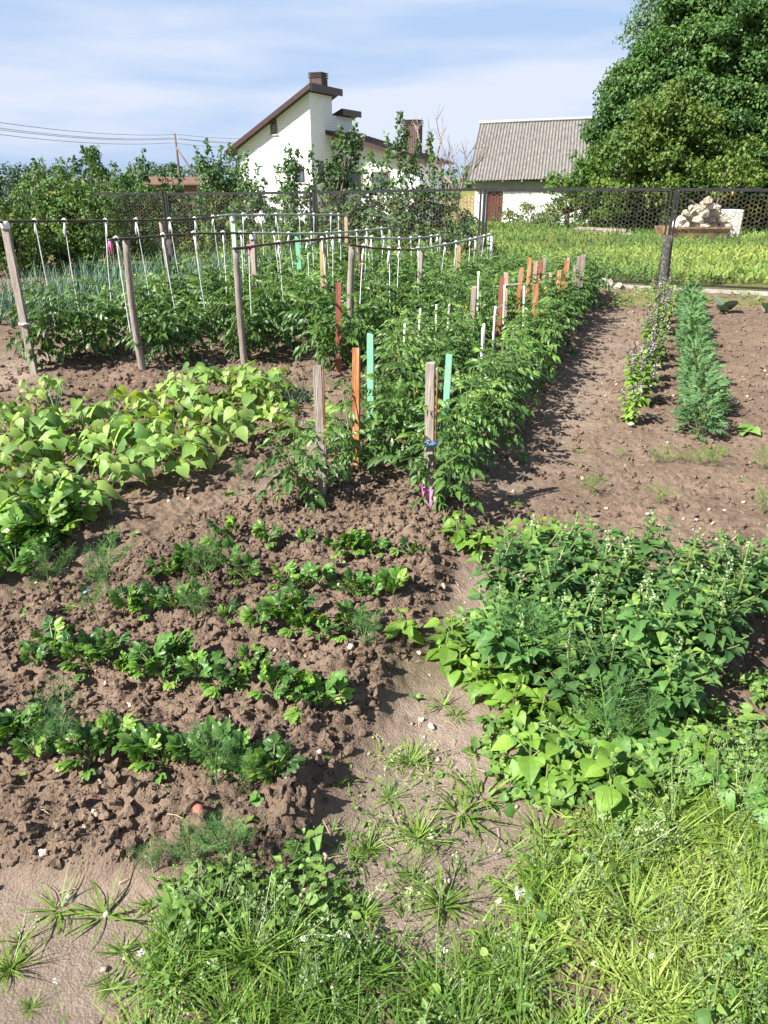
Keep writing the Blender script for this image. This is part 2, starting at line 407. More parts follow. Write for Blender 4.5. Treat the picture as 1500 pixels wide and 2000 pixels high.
def compose(items):
    """items: (template, position, direction, normal, scale) merged into one template"""
    mb = MB()
    for tp, p, d, n, s in items: mb.inst(tp, [p], [d], [n], s, .5)
    V = np.concatenate(mb.V); L = np.concatenate(mb.L); N = np.concatenate(mb.N)
    t = Tpl([(0, 0, 0)], [(0,)]); t.v, t.l, t.n = V, L, N
    return t

ov = [(0, 0, .03), (.15, .10, .20), (.38, .32, .30), (.62, .58, .25), (.84, .82, .12), (1, 1, .008)]
T_ovate = strip(ov, .3, .3)
T_ovate2 = strip([(a, b, w * 1.25) for a, b, w in ov], .2, .5)
T_goose = strip([(0, 0, .03), (.2, .12, .27), (.36, .28, .36), (.44, .45, .28), (.58, .56, .25), (.68, .69, .17), (.84, .82, .11), (1, 1, .008)], .3, .35)
T_heart = strip([(0, -.13, .2), (.1, -.02, .44), (.3, .22, .52), (.55, .52, .40), (.8, .79, .18), (1, 1, .008)], .30, .5, .25)
T_heart2 = strip([(0, -.13, .2), (.1, -.02, .42), (.3, .22, .48), (.55, .52, .36), (.8, .79, .16), (1, 1, .008)], .35, .8, .1)
T_tlf = strip([(0, 0, .02), (.14, .08, .2), (.27, .27, .17), (.38, .33, .27), (.52, .53, .16), (.62, .58, .2), (.78, .79, .09), (1, 1, .006)], .35, .35)
T_simple = strip([(0, 0, .02), (.45, .4, .36), (1, 1, .01)], .3, .3)
T_lance = strip([(0, 0, .02), (.3, .28, .13), (.65, .64, .1), (1, 1, .006)], .4, .4)
T_round = strip([(0, -.1, .15), (.1, -.05, .38), (.35, .32, .52), (.65, .66, .48), (.88, .9, .28), (.98, 1, .06)], .25, .3, .2)

def bladetpl(bend, n=5):
    v, f = [], []
    for i in range(n):
        t = i / (n - 1)
        a = bend * t
        y = math.sin(a) / bend if bend else t
        z = -(1 - math.cos(a)) / bend if bend else 0
        w = .5 * (1 - t ** 1.6) + .03
        v += [(-w, y, z), (w, y, z)]
    for i in range(n - 1):
        a = i * 2; f.append((a, a + 1, a + 3, a + 2))
    return Tpl(v, f)
T_blades = [bladetpl(b) for b in (.3, .8, 1.4, 2.0)]

def tubetpl(bend, n=6, sides=4):
    v, f = [], []
    for i in range(n):
        t = i / (n - 1); a = bend * t
        y = math.sin(a) / bend if bend else t
        z = -(1 - math.cos(a)) / bend if bend else 0
        w = .5 * (1 - .92 * t ** 1.5)
        for k in range(sides):
            q = 2 * PI * k / sides
            v.append((w * math.cos(q), y, z + 0.02 * w * math.sin(q)))
    for i in range(n - 1):
        for k in range(sides):
            k2 = (k + 1) % sides
            f.append((i * sides + k, i * sides + k2, (i + 1) * sides + k2, (i + 1) * sides + k))
    return Tpl(v, f)

def rib(w=.012):
    return strip([(0, 0, w), (.5, .5, w * .8), (1, 1, w * .4)], 0, 0)
T_rib = rib()

def pinnate(tp, n, ls, droop, wide=1.0, term=1.0, seed=0, ang=1.0):
    """compound leaf: n pairs of leaflets on a drooping rib"""
    r = random.Random(seed); it = []
    pts = []
    for i in range(7):
        t = i / 6; pts.append(Vector((0, t * (1 - .15 * droop * t), -droop * t * t)))
    for i in range(6):
        a, b = pts[i], pts[i + 1]
        it.append((T_rib, a, b - a, (0, 0, 1), (1, (b - a).length * 1.02, 1)))
    it = [(tp_, p, d, n_, np.array([[s[0], s[1], s[2]]]) if isinstance(s, tuple) else s) for tp_, p, d, n_, s in it]
    for i in range(n):
        t = .28 + .62 * i / max(n - 1, 1)
        p = Vector((0, t * (1 - .15 * droop * t), -droop * t * t))
        for sd in (-1, 1):
            L = ls * (1.05 - .35 * abs(t - .6)) * r.uniform(.75, 1.15)
            d = Vector((sd * ang, .55 + r.uniform(-.2, .2), -.25 - droop * t + r.uniform(-.25, .2)))
            it.append((tp, p, d, (r.uniform(-.3, .3), r.uniform(-.3, .1), 1), np.array([[L * wide, L, L]])))
            if L > .24 and i < n - 1 and r.random() < .8:
                it.append((tp, p + Vector((0, .06, -.01)), Vector((sd * .8, .4, -.2)), (0, 0, 1), np.array([[L * .4, L * .45, L * .4]])))
    it.append((tp, pts[-1] - (pts[-1] - pts[-2]) * .4, (r.uniform(-.2, .2), 1, -2 * droop), (0, 0, 1), np.array([[ls * wide * term * 1.15, ls * term * 1.25, ls]])))
    return compose(it)
# ------------------------------------------------------------------ ground sheet
def axis(parts):
    out = []
    for a, b, st, g in parts:       # from a to b, first step st growing by g
        x = a
        while x < b - 1e-6: out.append(x); x += st; st *= g
    out.append(parts[-1][1]); return np.array(out)
xr = axis([(0, 2.0, .0085, 1.0), (2.0, 9, .0095, 1.012), (9, 700, .15, 1.14)])
xs = np.concatenate([-xr[:0:-1], xr])
ys = np.concatenate([-axis([(0, 300, .02, 1.25)])[:0:-1], axis([(0, .7, .02, 1), (.7, 4.2, .0085, 1.0), (4.2, 15, .009, 1.0085), (15, 900, .12, 1.07)])])
GX, GY = np.meshgrid(xs, ys)

Pbed = wpoly([(-500, 1190), (0, 1195), (200, 1120), (420, 1000), (560, 955), (760, 940), (930, 965), (935, 1010), (885, 1090), (850, 1170), (775, 1290), (720, 1400), (655, 1490), (610, 1600), (540, 1700), (300, 1700), (0, 1680), (-500, 1670)])
Pbean = wpoly([(-300, 720), (60, 700), (330, 690), (600, 720), (640, 800), (560, 900), (470, 960), (330, 1040), (200, 1110), (0, 1200), (-300, 1250)])
Ppatha = wpoly([(-400, 1270), (0, 1225), (140, 1170), (260, 1090), (420, 985), (545, 905), (600, 820), (640, 830), (590, 930), (450, 1010), (330, 1080), (230, 1150), (130, 1210), (0, 1270), (-400, 1330)])
Ppathb = wpoly([(835, 1190), (900, 1120), (960, 1100), (940, 1300), (1000, 1500), (1050, 1640), (1020, 1860), (800, 1880), (640, 1830), (600, 1700), (690, 1520), (750, 1420), (800, 1310)])
Ppathc = wpoly([(930, 950), (1040, 870), (1110, 740), (1165, 640), (1200, 600), (1265, 600), (1240, 680), (1180, 800), (1100, 900), (1000, 1000)])
Pdirt = wpoly([(-600, 1690), (0, 1700), (300, 1715), (340, 1800), (290, 1980), (260, 2400), (-600, 2400)])
Pmoss = wpoly([(830, 1200), (900, 1180), (930, 1240), (850, 1320), (790, 1330), (800, 1260)])
Pleft = wpoly([(-300, 700), (0, 690), (110, 690), (90, 760), (-300, 830)])
def mask(poly, w=.08, nz=.06, k=3):
    return sstep(-w, w, poly_sd(GX, GY, poly) + nz * (fbm(GX, GY, 9, k) - .5) * 2)
fade = sstep(14.5, 13.5, GY)
m_bed, m_bean = mask(Pbed), mask(Pbean, .15)
m_path = np.maximum.reduce([mask(Ppatha, .1) * .85, mask(Ppathb, .1), mask(Ppathc, .15) * .6, mask(Pdirt, .05) * 1.0, mask(Pleft, .2) * .8])
till = np.maximum(.34 + .3 * fbm(GX, GY, 2.5, 15, 3), .85 * m_bean)
till = till * (1 - m_path) + .06 * m_path
till = np.maximum(till, 1.0 * m_bed) * fade
S_, C_ = .342 * GX + .94 * GY, .94 * GX - .342 * GY
hill = np.zeros_like(GX)
for c0, a0 in ((-5.07, 5.1), (-4.2, 5.3), (-3.47, 5.9), (-2.6, 6.2), (-2.1, 5.2), (-1.55, 3.5), (-1.0, 3.4)):
    hill += .05 * np.exp(-((C_ - c0) / .17) ** 2) * sstep(a0 - .4, a0, S_) * sstep(12.3, 11.9, S_)
CEL = {
 'A': [(443, 1050), (523, 1062), (593, 1062), (655, 1082), (690, 1072), (730, 1080), (805, 1088)],
 'B': [(333, 1120), (370, 1112), (443, 1108), (483, 1132), (563, 1145), (615, 1148), (690, 1162), (725, 1166), (765, 1160)],
 'C': [(253, 1190), (297, 1195), (340, 1190), (377, 1180), (443, 1212), (500, 1225), (540, 1214), (567, 1202), (597, 1230), (632, 1243), (683, 1232)],
 'D': [(73, 1300), (107, 1265), (140, 1290), (180, 1305), (212, 1285), (250, 1312), (300, 1308), (320, 1330), (353, 1292), (387, 1322), (433, 1340), (467, 1342), (490, 1292), (533, 1350), (573, 1345), (590, 1370), (632, 1376)],
 'E': [(-30, 1430), (13, 1450), (45, 1432), (70, 1476), (160, 1470), (180, 1484), (225, 1455), (283, 1486), (322, 1492), (367, 1488), (417, 1487), (462, 1494), (500, 1515), (532, 1520)]}
for k, pl in CEL.items():
    a, b = gp(*pl[0]), gp(*pl[-1])
    e = (b - a).normalized(); dd = (GX - a.x) * -e.y + (GY - a.y) * e.x
    al = (GX - a.x) * e.x + (GY - a.y) * e.y
    hill += .028 * np.exp(-(dd / .11) ** 2) * sstep(-.3, 0, al) * sstep((b - a).length + .25, (b - a).length, al)
wx = GX + .030 * (fbm(GX, GY, 22, 5, 3) - .5); wy = GY + .030 * (fbm(GX, GY, 22, 6, 3) - .5)
wx2 = GX + .022 * (fbm(GX, GY, 48, 25, 2) - .5); wy2 = GY + .022 * (fbm(GX, GY, 48, 26, 2) - .5)
lump = .42 * domes(wx, wy, .09, 11) + .5 * domes(wx2, wy2, .040, 23) + .5 * domes(wx2, wy2, .022, 31)
lump *= .25 + 1.05 * sstep(.25, .75, fbm(GX, GY, 6, 77, 3))
bil = np.abs(fbm(GX, GY, 17, 19, 5) - .5)
lump += .085 * (.16 - np.minimum(bil, .16)) + .022 * (fbm(GX, GY, 45, 20, 3) - .5)
HZ = (.03 * (fbm(GX, GY, 1.3, 2) - .5) + .03 * m_bed - .02 * m_path) * fade + hill + till * (.85 * lump + .03 * (fbm(GX, GY, 7, 8, 5) - .5))
HZ += (1 - till) * .006 * (fbm(GX, GY, 30, 14, 4) - .5) * fade
HZ += .05 * (fbm(GX, GY, .8, 41) - .5) * (1 - fade) * sstep(200, 40, np.abs(GY))
HZ += -.9 * sstep(24, 42, GY) + .02 * (till < .02)
def H(x, y):
    x = np.asarray(x, float); y = np.asarray(y, float)
    i = np.clip(np.searchsorted(xs, x) - 1, 0, len(xs) - 2); j = np.clip(np.searchsorted(ys, y) - 1, 0, len(ys) - 2)
    fx = (x - xs[i]) / (xs[i + 1] - xs[i]); fy = (y - ys[j]) / (ys[j + 1] - ys[j])
    return (HZ[j, i] * (1 - fx) + HZ[j, i + 1] * fx) * (1 - fy) + (HZ[j + 1, i] * (1 - fx) + HZ[j + 1, i + 1] * fx) * fy
def hit(x, y):
    z = 0.0
    for _ in range(6):
        p = gp(x, y, z); z = .5 * z + .5 * float(H(p.x, p.y))
    return Vector((p.x, p.y, float(H(p.x, p.y)) - .004))
def G(x, y):                         # ground point under a pixel
    return hit(x, y)
def on(p, dz=-.004):
    return Vector((p[0], p[1], float(H(p[0], p[1])) + dz))

ny, nx = GX.shape
gm = bpy.data.meshes.new('ground')
gm.vertices.add(nx * ny); gm.vertices.foreach_set('co', np.stack([GX, GY, HZ], -1).astype(np.float32).ravel())
idx = np.arange(nx * ny).reshape(ny, nx)
q = np.stack([idx[:-1, :-1], idx[:-1, 1:], idx[1:, 1:], idx[1:, :-1]], -1).reshape(-1, 4)
gm.loops.add(q.size); gm.loops.foreach_set('vertex_index', q.astype(np.int32).ravel())
gm.polygons.add(len(q)); gm.polygons.foreach_set('loop_start', (np.arange(len(q)) * 4).astype(np.int32))
gm.polygons.foreach_set('use_smooth', np.ones(len(q), bool))
fieldm = sstep(0, .4, (GX * .342 + GY * .94) - 12.75 + .3 * (fbm(GX, GY, 2, 9) - .5))
fenceside = poly_sd(GX, GY, wpoly([(1180, 566), (1500, 584), (1700, 596), (1700, 620), (1500, 606), (1340, 604), (1180, 606)]))
green_ = np.maximum(fieldm, .5 * sstep(-.05, .3, fenceside) * (fbm(GX, GY, 4, 60) > .45))
for nm, arr in (('smooth', np.clip(m_path * (1 - .9 * m_bed), 0, 1)), ('moss', .75 * mask(Pmoss, .12)), ('green', green_)):
    a = gm.attributes.new(nm, 'FLOAT', 'POINT'); a.data.foreach_set('value', arr.astype(np.float32).ravel())
gm.update(calc_edges=True); gm.materials.append(M['soil'])
tag(link('ground', gm), 'tilled brown garden soil with trodden paths, turning to rough meadow', 'ground', kind='structure')

# loose clods and pebbles lying on the dug beds
import bmesh
def ico(sub):
    bm = bmesh.new(); bmesh.ops.create_icosphere(bm, subdivisions=sub, radius=1)
    v = np.array([p.co[:] for p in bm.verts]); f = [[x.index for x in t.verts] for t in bm.faces]; bm.free(); return v, f
def rock(seed, sub=2, rough=.3, flat=6, jag=.03):
    r = np.random.RandomState(seed); v, f = ico(sub); v = v.copy()
    for _ in range(flat):
        n = r.normal(size=3); n /= np.linalg.norm(n); d = r.uniform(.55, .85)
        k = v @ n; v = np.where((k > d)[:, None], v - n * (k - d)[:, None], v)
    ph = r.uniform(0, 6, (4, 3)); fr = r.uniform(2, 5, (4, 3))
    for a in range(4): v = v * (1 + rough * .22 * np.sin((v * fr[a] + ph[a]).sum(1)))[:, None]
    v = v * (1 + jag * r.uniform(-1, 1, len(v)))[:, None]
    v *= np.array([1, r.uniform(.7, 1), r.uniform(.55, .9)])
    return Tpl(v, f)
CLODS = [rock(s, 2, .8, 6, .11) for s in range(12)]
def scatter(n, mn, poly=None, bb=None):
    p = np.array(poly); lo, hi = (p.min(0), p.max(0)) if bb is None else bb
    out = np.zeros((0, 2))
    while len(out) < n:
        c = RS.uniform(lo, hi, (n * 2, 2)); c = c[poly_sd(c[:, 0], c[:, 1], poly) > mn]
        if len(c) == 0: break
        out = np.concatenate([out, c])
    return out[:n]
mb = MB()
def clods(mb, P, smin, smax, pw=2.5, sink=.25, tmul=1.0):
    n = len(P); s = smin + (smax - smin) * RS.rand(n) ** pw
    z = H(P[:, 0], P[:, 1]) + s * (.5 - sink)
    pos = np.column_stack([P, z]); D = RS.normal(size=(n, 3)); N = RS.normal(size=(n, 3)) * .5 + [0, 0, 1]
    w = RS.randint(0, len(CLODS), n); tt = RS.rand(n) * tmul
    for k in range(len(CLODS)):
        q = w == k; mb.inst(CLODS[k], pos[q], D[q], N[q], s[q], tt[q])
clods(mb, scatter(15000, -.03, Pbed), .0028, .026, 6.0, .1); clods(mb, scatter(9000, -.02, Pbed), .002, .006, 1.5, .1)
clods(mb, scatter(1500, -.1, Pbean), .006, .035, 3)
Pright = wpoly([(930, 1060), (1000, 950), (1120, 780), (1200, 600), (1500, 600), (1600, 1100), (1000, 1100)])
clods(mb, scatter(7000, 0, Pright), .003, .024, 5.5, .15)
Prows = wpoly([(-100, 760), (20, 640), (300, 600), (900, 620), (930, 960), (600, 960), (500, 900)])
clods(mb, scatter(2500, 0, Prows), .006, .036, 3)
tag(mb.build('soil_clods', M['soil'], smooth=False), 'crumbly brown clods strewn over the dug beds', 'soil clods', kind='stuff')
mb = MB()
for P_, n in ((Pbed, 130), (Pright, 260), (Ppathb, 70), (Pdirt, 60), (Pbean, 50)):
    clods(mb, scatter(n, 0, P_), .003, .014, 2.2, .1)
tag(mb.build('pebbles', M['stone_pale'], smooth=True), 'small pale pebbles scattered on bare soil', 'pebbles', kind='stuff')

# ------------------------------------------------------------------ plants: growing helpers
def rv(r, s=1): return np.array([r.uniform(-s, s) for _ in range(3)])
def curve(a, b, r, wob=.06, n=6, sag=0):
    a, b = Vector(a), Vector(b); L = (b - a).length; o1 = Vector(rv(r, wob * L)); 
    return [a.lerp(b, t) + o1 * math.sin(PI * t) + Vector((0, 0, sag * math.sin(PI * t))) for t in [i / (n - 1) for i in range(n)]]
def along(pts, t):
    k = t * (len(pts) - 1); i = min(int(k), len(pts) - 2); return pts[i].lerp(pts[i + 1], k - i)

def grow_tomato(seed, h=.62, sp=.24, dens=1.0, ll=.19):
    r = random.Random(seed); st, lf, fls = MB(), MB(), []
    tps = [pinnate(T_tlf, 4, .31, .35 + .25 * k, 1.0, 1.1, seed * 5 + k) for k in range(3)]
    top = Vector((r.uniform(-.06, .06), r.uniform(-.06, .06), h))
    stems = [curve((0, 0, 0), top, r, .07, 8)]
    for i in range(r.randint(5, 7) if dens > .8 else 2):
        t = r.uniform(.08, .5); a = r.uniform(0, 6.28); b = along(stems[0], t)
        e = Vector((math.cos(a) * sp * r.uniform(.55, 1.1), math.sin(a) * sp * r.uniform(.55, 1.1), h * r.uniform(.35, .92)))
        stems.append(curve(b, e, r, .1, 6))
    for k, s in enumerate(stems):
        st.tube(s, [(.0065 if k == 0 else .004) * (1 - .6 * i / len(s)) for i in range(len(s))], 5, r.random())
        L = sum((s[i + 1] - s[i]).length for i in range(len(s) - 1))
        n = max(3, int(L / (.038 / dens))); a = r.uniform(0, 6.28)
        for i in range(n):
            t = (.16 if k == 0 else .1) + (.84 if k == 0 else .9) * i / (n - 1); p = along(s, t); a += 2.4 + r.uniform(-.4, .4)
            el = .15 + .7 * t ** 3 + r.uniform(-.25, .3)
            D = (math.cos(a) * math.cos(el), math.sin(a) * math.cos(el), math.sin(el))
            sz = ll * (.65 + .6 * math.sin(PI * min(1, t * 1.05)) ) * r.uniform(.7, 1.15)
            lf.inst(tps[r.randrange(3)], [p], [D], [(r.uniform(-.35, .35), r.uniform(-.35, .35), 1)], sz, min(1, max(0, r.gauss(.38 + .3 * t ** 3, .2))))
            if r.random() < .03 and t > .4:
                fl = MB(); fls.append(fl)
                for _ in range(3):
                    fl.inst(T_simple, [p + Vector(rv(r, .02))] * 4, [rv(r) for _ in range(4)], [rv(r) for _ in range(4)], .014, .5)
    out = [('stem', st.mesh('stem', M['stem'])), ('leaves', lf.mesh('leaves', M['tomato']))]
    out += [('flower', q.mesh('flower', M['petal_yellow'])) for q in fls]
    return out

def grow_bean(seed, h=.28, n=10, ls=.105):
    r = random.Random(seed); st, lf = MB(), MB()
    st.tube(curve((0, 0, 0), (0, 0, h * .5), r), .006, 5)
    for i in range(n):
        a = i * 2.4 + r.uniform(-.4, .4); ro = r.uniform(.04, .17) if i else 0; z = h * r.uniform(.5, 1.05) * (1.05 - ro * 1.6)
        e = Vector((math.cos(a) * ro, math.sin(a) * ro, z)); s = curve((0, 0, h * r.uniform(.1, .45)), e, r, .08, 5)
        st.tube(s, .0028, 4, r.random())
        out_ = Vector((math.cos(a), math.sin(a), 0)); nrm = Vector((0, 0, 1)) + out_ * r.uniform(-.1, .5) + Vector((-.25, -.3, 0)) + Vector(rv(r, .3))
        for k, da in enumerate((0, 1.75, -1.75)):
            b = a + da + r.uniform(-.25, .25); D = Vector((math.cos(b), math.sin(b), r.uniform(-.55, .1)))
            q = e + (out_ * .028 if k == 0 else Vector()) + D * .012
            tp = r.choice((T_heart, T_heart, T_heart2, T_heart2, T_ovate2))
            lf.inst(tp, [q], [D], [nrm + Vector(rv(r, .25))], ls * r.uniform(.5, 1.15) * (1 if i > 1 else .7), min(1, max(0, r.gauss(.5, .3))))
    return [('stem', st.mesh('stem', M['stem'])), ('leaves', lf.mesh('leaves', M['bean'], True))]

def celery_tpl(seed):
    r = random.Random(seed)
    lob = strip([(0, 0, .06), (.3, .25, .26), (.5, .44, .36), (.58, .58, .27), (.72, .68, .31), (.8, .8, .18), (.9, .88, .2), (1, .97, .05)], .28, .4)
    fan = compose([(lob, (0, 0, 0), (0, 1, 0), (0, 0, 1), 1.0), (lob, (0, .06, 0), (.75, .7, -.1), (-.2, 0, 1), .8), (lob, (0, .06, 0), (-.75, .7, -.1), (.2, 0, 1), .8)])
    it = [(fan, (0, .62, 0), (0, 1, -.15), (r.uniform(-.2, .2), 0, 1), .30)]
    for sd in (-1, 1):
        it.append((fan, (0, .6, 0), (sd, .45, -.15), (sd * -.15, 0, 1), .26))
        if r.random() < .7: it.append((fan, (0, .36, 0), (sd, .3, -.2), (sd * -.2, 0, 1), .21))
    return compose(it)
def grow_celery(seed, h=.15, n=9, mat='celery'):
    r = random.Random(seed); st, lf = MB(), MB(); tps = [celery_tpl(seed + k) for k in range(2)]
    for i in range(n):
        a = i * 2.4 + r.uniform(-.4, .4); el = r.uniform(.35, 1.25); L = h * r.uniform(.75, 1.25)
        D = Vector((math.cos(a) * math.cos(el), math.sin(a) * math.cos(el), math.sin(el)))
        st.tube([Vector((0, 0, -.01)), D * L * .3 + Vector((0, 0, .01)), D * L * .62], [.0035, .003, .0022], 4, r.random())
        lf.inst(tps[i % 2], [(0, 0, 0)], [D], [Vector((-.3, -.35, 1)) + Vector(rv(r, .35)) - D * .3], L, min(1, max(0, r.gauss(.45, .3))))
    return [('stalks', st.mesh('stalks', M['stem'])), ('leaves', lf.mesh('leaves', M[mat]))]

def frond_tpl(seed, pairs=7, fil=7, w=.007, spread=1.0):
    r = random.Random(seed); it = [(T_rib, (0, 0, 0), (0, 1, 0), (0, 0, 1), np.array([[1, 1, 1]]))]
    seg = Tpl([(-.5, 0, 0), (.5, 0, 0), (.12, 1, 0), (-.12, 1, 0)], [(0, 1, 2, 3)])
    for i in range(pairs):
        t = .25 + .72 * i / pairs; L = .5 * (1.05 - t) + .07
        for sd in (-1, 1):
            d = Vector((sd * spread, .9, r.uniform(-.5, .5))).normalized(); p = Vector((0, t, 0))
            it.append((seg, p, d, rv(r), np.array([[w, L, 1]])))
            for k in range(fil):
                q = p + d * L * (.25 + .75 * k / fil); e = d * .8 + Vector(rv(r, .95))
                it.append((seg, q, e, rv(r), np.array([[w * .85, L * .42 * (1.2 - k / fil) + .03, 1]])))
    return compose(it)
def grow_dill(seed, h=.2, n=9, mat='dill', w=.010, up=(.5, 1.45), pairs=7, fil=7, stemr=.003):
    r = random.Random(seed); st, lf = MB(), MB(); tps = [frond_tpl(seed * 3 + k, pairs, fil, w) for k in range(2)]
    st.tube(curve((0, 0, 0), (r.uniform(-.02, .02), r.uniform(-.02, .02), h * .75), r), [stemr, stemr, stemr * .9, stemr * .8, stemr * .7, stemr * .5], 5)
    for i in range(n):
        a = i * 2.4 + r.uniform(-.4, .4); el = r.uniform(*up); L = h * r.uniform(.5, .85)
        D = (math.cos(a) * math.cos(el), math.sin(a) * math.cos(el), math.sin(el))
        lf.inst(tps[i % 2], [(0, 0, h * r.uniform(.05, .5))], [D], [rv(r)], L, r.random())
    return [('stem', st.mesh('stem', M['stem'])), ('fronds', lf.mesh('fronds', M[mat]))]

def grow_goosefoot(seed, h=.34, mat='goosefoot', tp=T_goose, ls=.06, branches=5, flower=True, wide=1.0, dens=1.0):
    r = random.Random(seed); st, lf, fl = MB(), MB(), MB()
    stems = [curve((0, 0, 0), (r.uniform(-.05, .05), r.uniform(-.05, .05), h), r, .05, 7)]
    for i in range(branches):
        t = r.uniform(.1, .6); a = i * 2.4 + r.uniform(-.4, .4); b = along(stems[0], t); q = r.uniform(.06, .14) * h / .34
        stems.append(curve(b, b + Vector((math.cos(a) * q, math.sin(a) * q, h * r.uniform(.2, .45))), r, .1, 5))
    for k, s in enumerate(stems):
        st.tube(s, [(.004 if k == 0 else .0025)] * len(s), 5, r.random())
        L = sum((s[i + 1] - s[i]).length for i in range(len(s) - 1)); n = max(4, int(L / .020 * dens)); a = r.uniform(0, 6.28)
        for i in range(n):
            t = .12 + .88 * i / (n - 1); p = along(s, t); a += 2.4 + r.uniform(-.4, .4); el = .25 + .8 * t ** 4 + r.uniform(-.3, .2)
            D = Vector((math.cos(a) * math.cos(el), math.sin(a) * math.cos(el), math.sin(el)))
            sz = ls * (1.25 - .85 * t ** 3) * r.uniform(.7, 1.2); pet = D * sz * .35
            lf.inst(tp if r.random() < .8 or tp is not T_goose else T_ovate, [p + pet], [D - Vector((0, 0, .25))], [Vector((-.15, -.2, 1)) + Vector(rv(r, .35))], np.array([[sz * wide, sz, sz]]), min(1, max(0, r.gauss(.35 + .35 * t ** 4, .2))))
        if flower and k == 0 and seed % 3 != 1:
            tip = s[-1]; hh = (.07 if k == 0 else .04) * r.uniform(.4, 1.3)
            m = int(26 * hh / .05)
            for i in range(m):
                z = r.uniform(-.01, hh); rr = .009 * (1 - .7 * max(0, z) / hh) + .002
                fl.inst(T_round, [tip + Vector((r.gauss(0, rr), r.gauss(0, rr), z))], [rv(r)], [rv(r)], r.uniform(.005, .009), r.random())
    out = [('stem', st.mesh('stem', M['stem'])), ('leaves', lf.mesh('leaves', M[mat]))]
    if flower and fl.nv: out.append(('flower_spike', fl.mesh('flower_spike', M['goosetop'])))
    return out

def grow_basil(seed, h=.36):
    r = random.Random(seed); st, lf, fl = MB(), MB(), MB(); stems = []
    for i in range(6):
        a = i * 1.05 + r.uniform(-.3, .3); q = r.uniform(.02, .12)
        stems.append(curve((0, 0, 0), (math.cos(a) * q, math.sin(a) * q, h * r.uniform(.75, 1.05)), r, .06, 6))
    spikes = []
    for s in stems:
        st.tube(s, .0025, 4, r.random()); a = r.uniform(0, 6); fl = MB(); spikes.append(fl)
        for i in range(9):
            t = .1 + .72 * i / 8; p = along(s, t); a += PI / 2
            for b in (a, a + PI):
                D = Vector((math.cos(b), math.sin(b), r.uniform(-.3, .4)))
                lf.inst(T_ovate2, [p + D * .012], [D], [Vector((0, 0, 1)) + Vector(rv(r, .4))], r.uniform(.04, .068) * (1.15 - .5 * t), min(1, max(0, r.gauss(.5, .25))))
        for i in range(9):
            t = .62 + .38 * i / 8; p = along(s, t)
            m = 4
            fl.inst(T_round, np.array([p + Vector(rv(r, .009)) for _ in range(m)]), np.array([rv(r) for _ in range(m)]), np.array([rv(r) for _ in range(m)]), .012, np.array([r.random() ** 1.2 for _ in range(m)]))
    return [('stem', st.mesh('stem', M['purplestem'])), ('leaves', lf.mesh('leaves', M['basil']))] + [('flower_spike', q.mesh('flower_spike', M['basilflower'])) for q in spikes]

def grow_marigold(seed, h=.25, rad=.13, n=70):
    r = random.Random(seed); st, lf = MB(), MB(); tps = [pinnate(T_lance, 5, .36, .25, 1.5, 1.0, seed + k, .9) for k in range(2)]
    for i in range(6):
        a = r.uniform(0, 6.28); st.tube(curve((0, 0, 0), (math.cos(a) * rad * .5, math.sin(a) * rad * .5, h * .8), r), .0025, 4, r.random())
    for i in range(n):
        z = r.uniform(.12, 1); a = i * 2.4; q = rad * math.sqrt(max(0, 1 - (z - .35) ** 2 * 1.6)) * r.uniform(.45, .8); el = r.uniform(0, .5) + z * .7
        lf.inst(tps[i % 2], [(math.cos(a) * q, math.sin(a) * q, z * h * .9)], [(math.cos(a) * math.cos(el), math.sin(a) * math.cos(el), math.sin(el))],
                [(r.uniform(-.4, .4), r.uniform(-.4, .4), 1)], r.uniform(.07, .11), min(1, max(0, r.gauss(.3 + .3 * z, .2))))
    return [('stem', st.mesh('stem', M['stem'])), ('leaves', lf.mesh('leaves', M['marigold']))]

T_on = [tubetpl(b) for b in (.15, .5, 1.0)]
def grow_onion(seed, h=.55, n=14, rad=.017, mat='onion'):
    r = random.Random(seed); lf, bu = MB(), MB()
    for i in range(n):
        a = i * 2.4 + r.uniform(-.4, .4); el = r.uniform(1.0, 1.5); L = h * r.uniform(.6, 1.1); o = Vector((math.cos(a), math.sin(a), 0))
        lf.inst(T_on[r.choice((0, 0, 1, 1, 2))], [o * .008], [o * math.cos(el) + Vector((0, 0, math.sin(el)))], [-o + Vector((0, 0, .2))], np.array([[rad * r.uniform(.8, 1.3), L, L]]), r.random())
    bu.tube([(0, 0, -.01), (0, 0, .01), (0, 0, .03), (0, 0, .06)], [.012, .016, .011, .007], 7)
    return [('bulb_neck', bu.mesh('bulb_neck', M['stem'])), ('leaves', lf.mesh('leaves', M[mat]))]

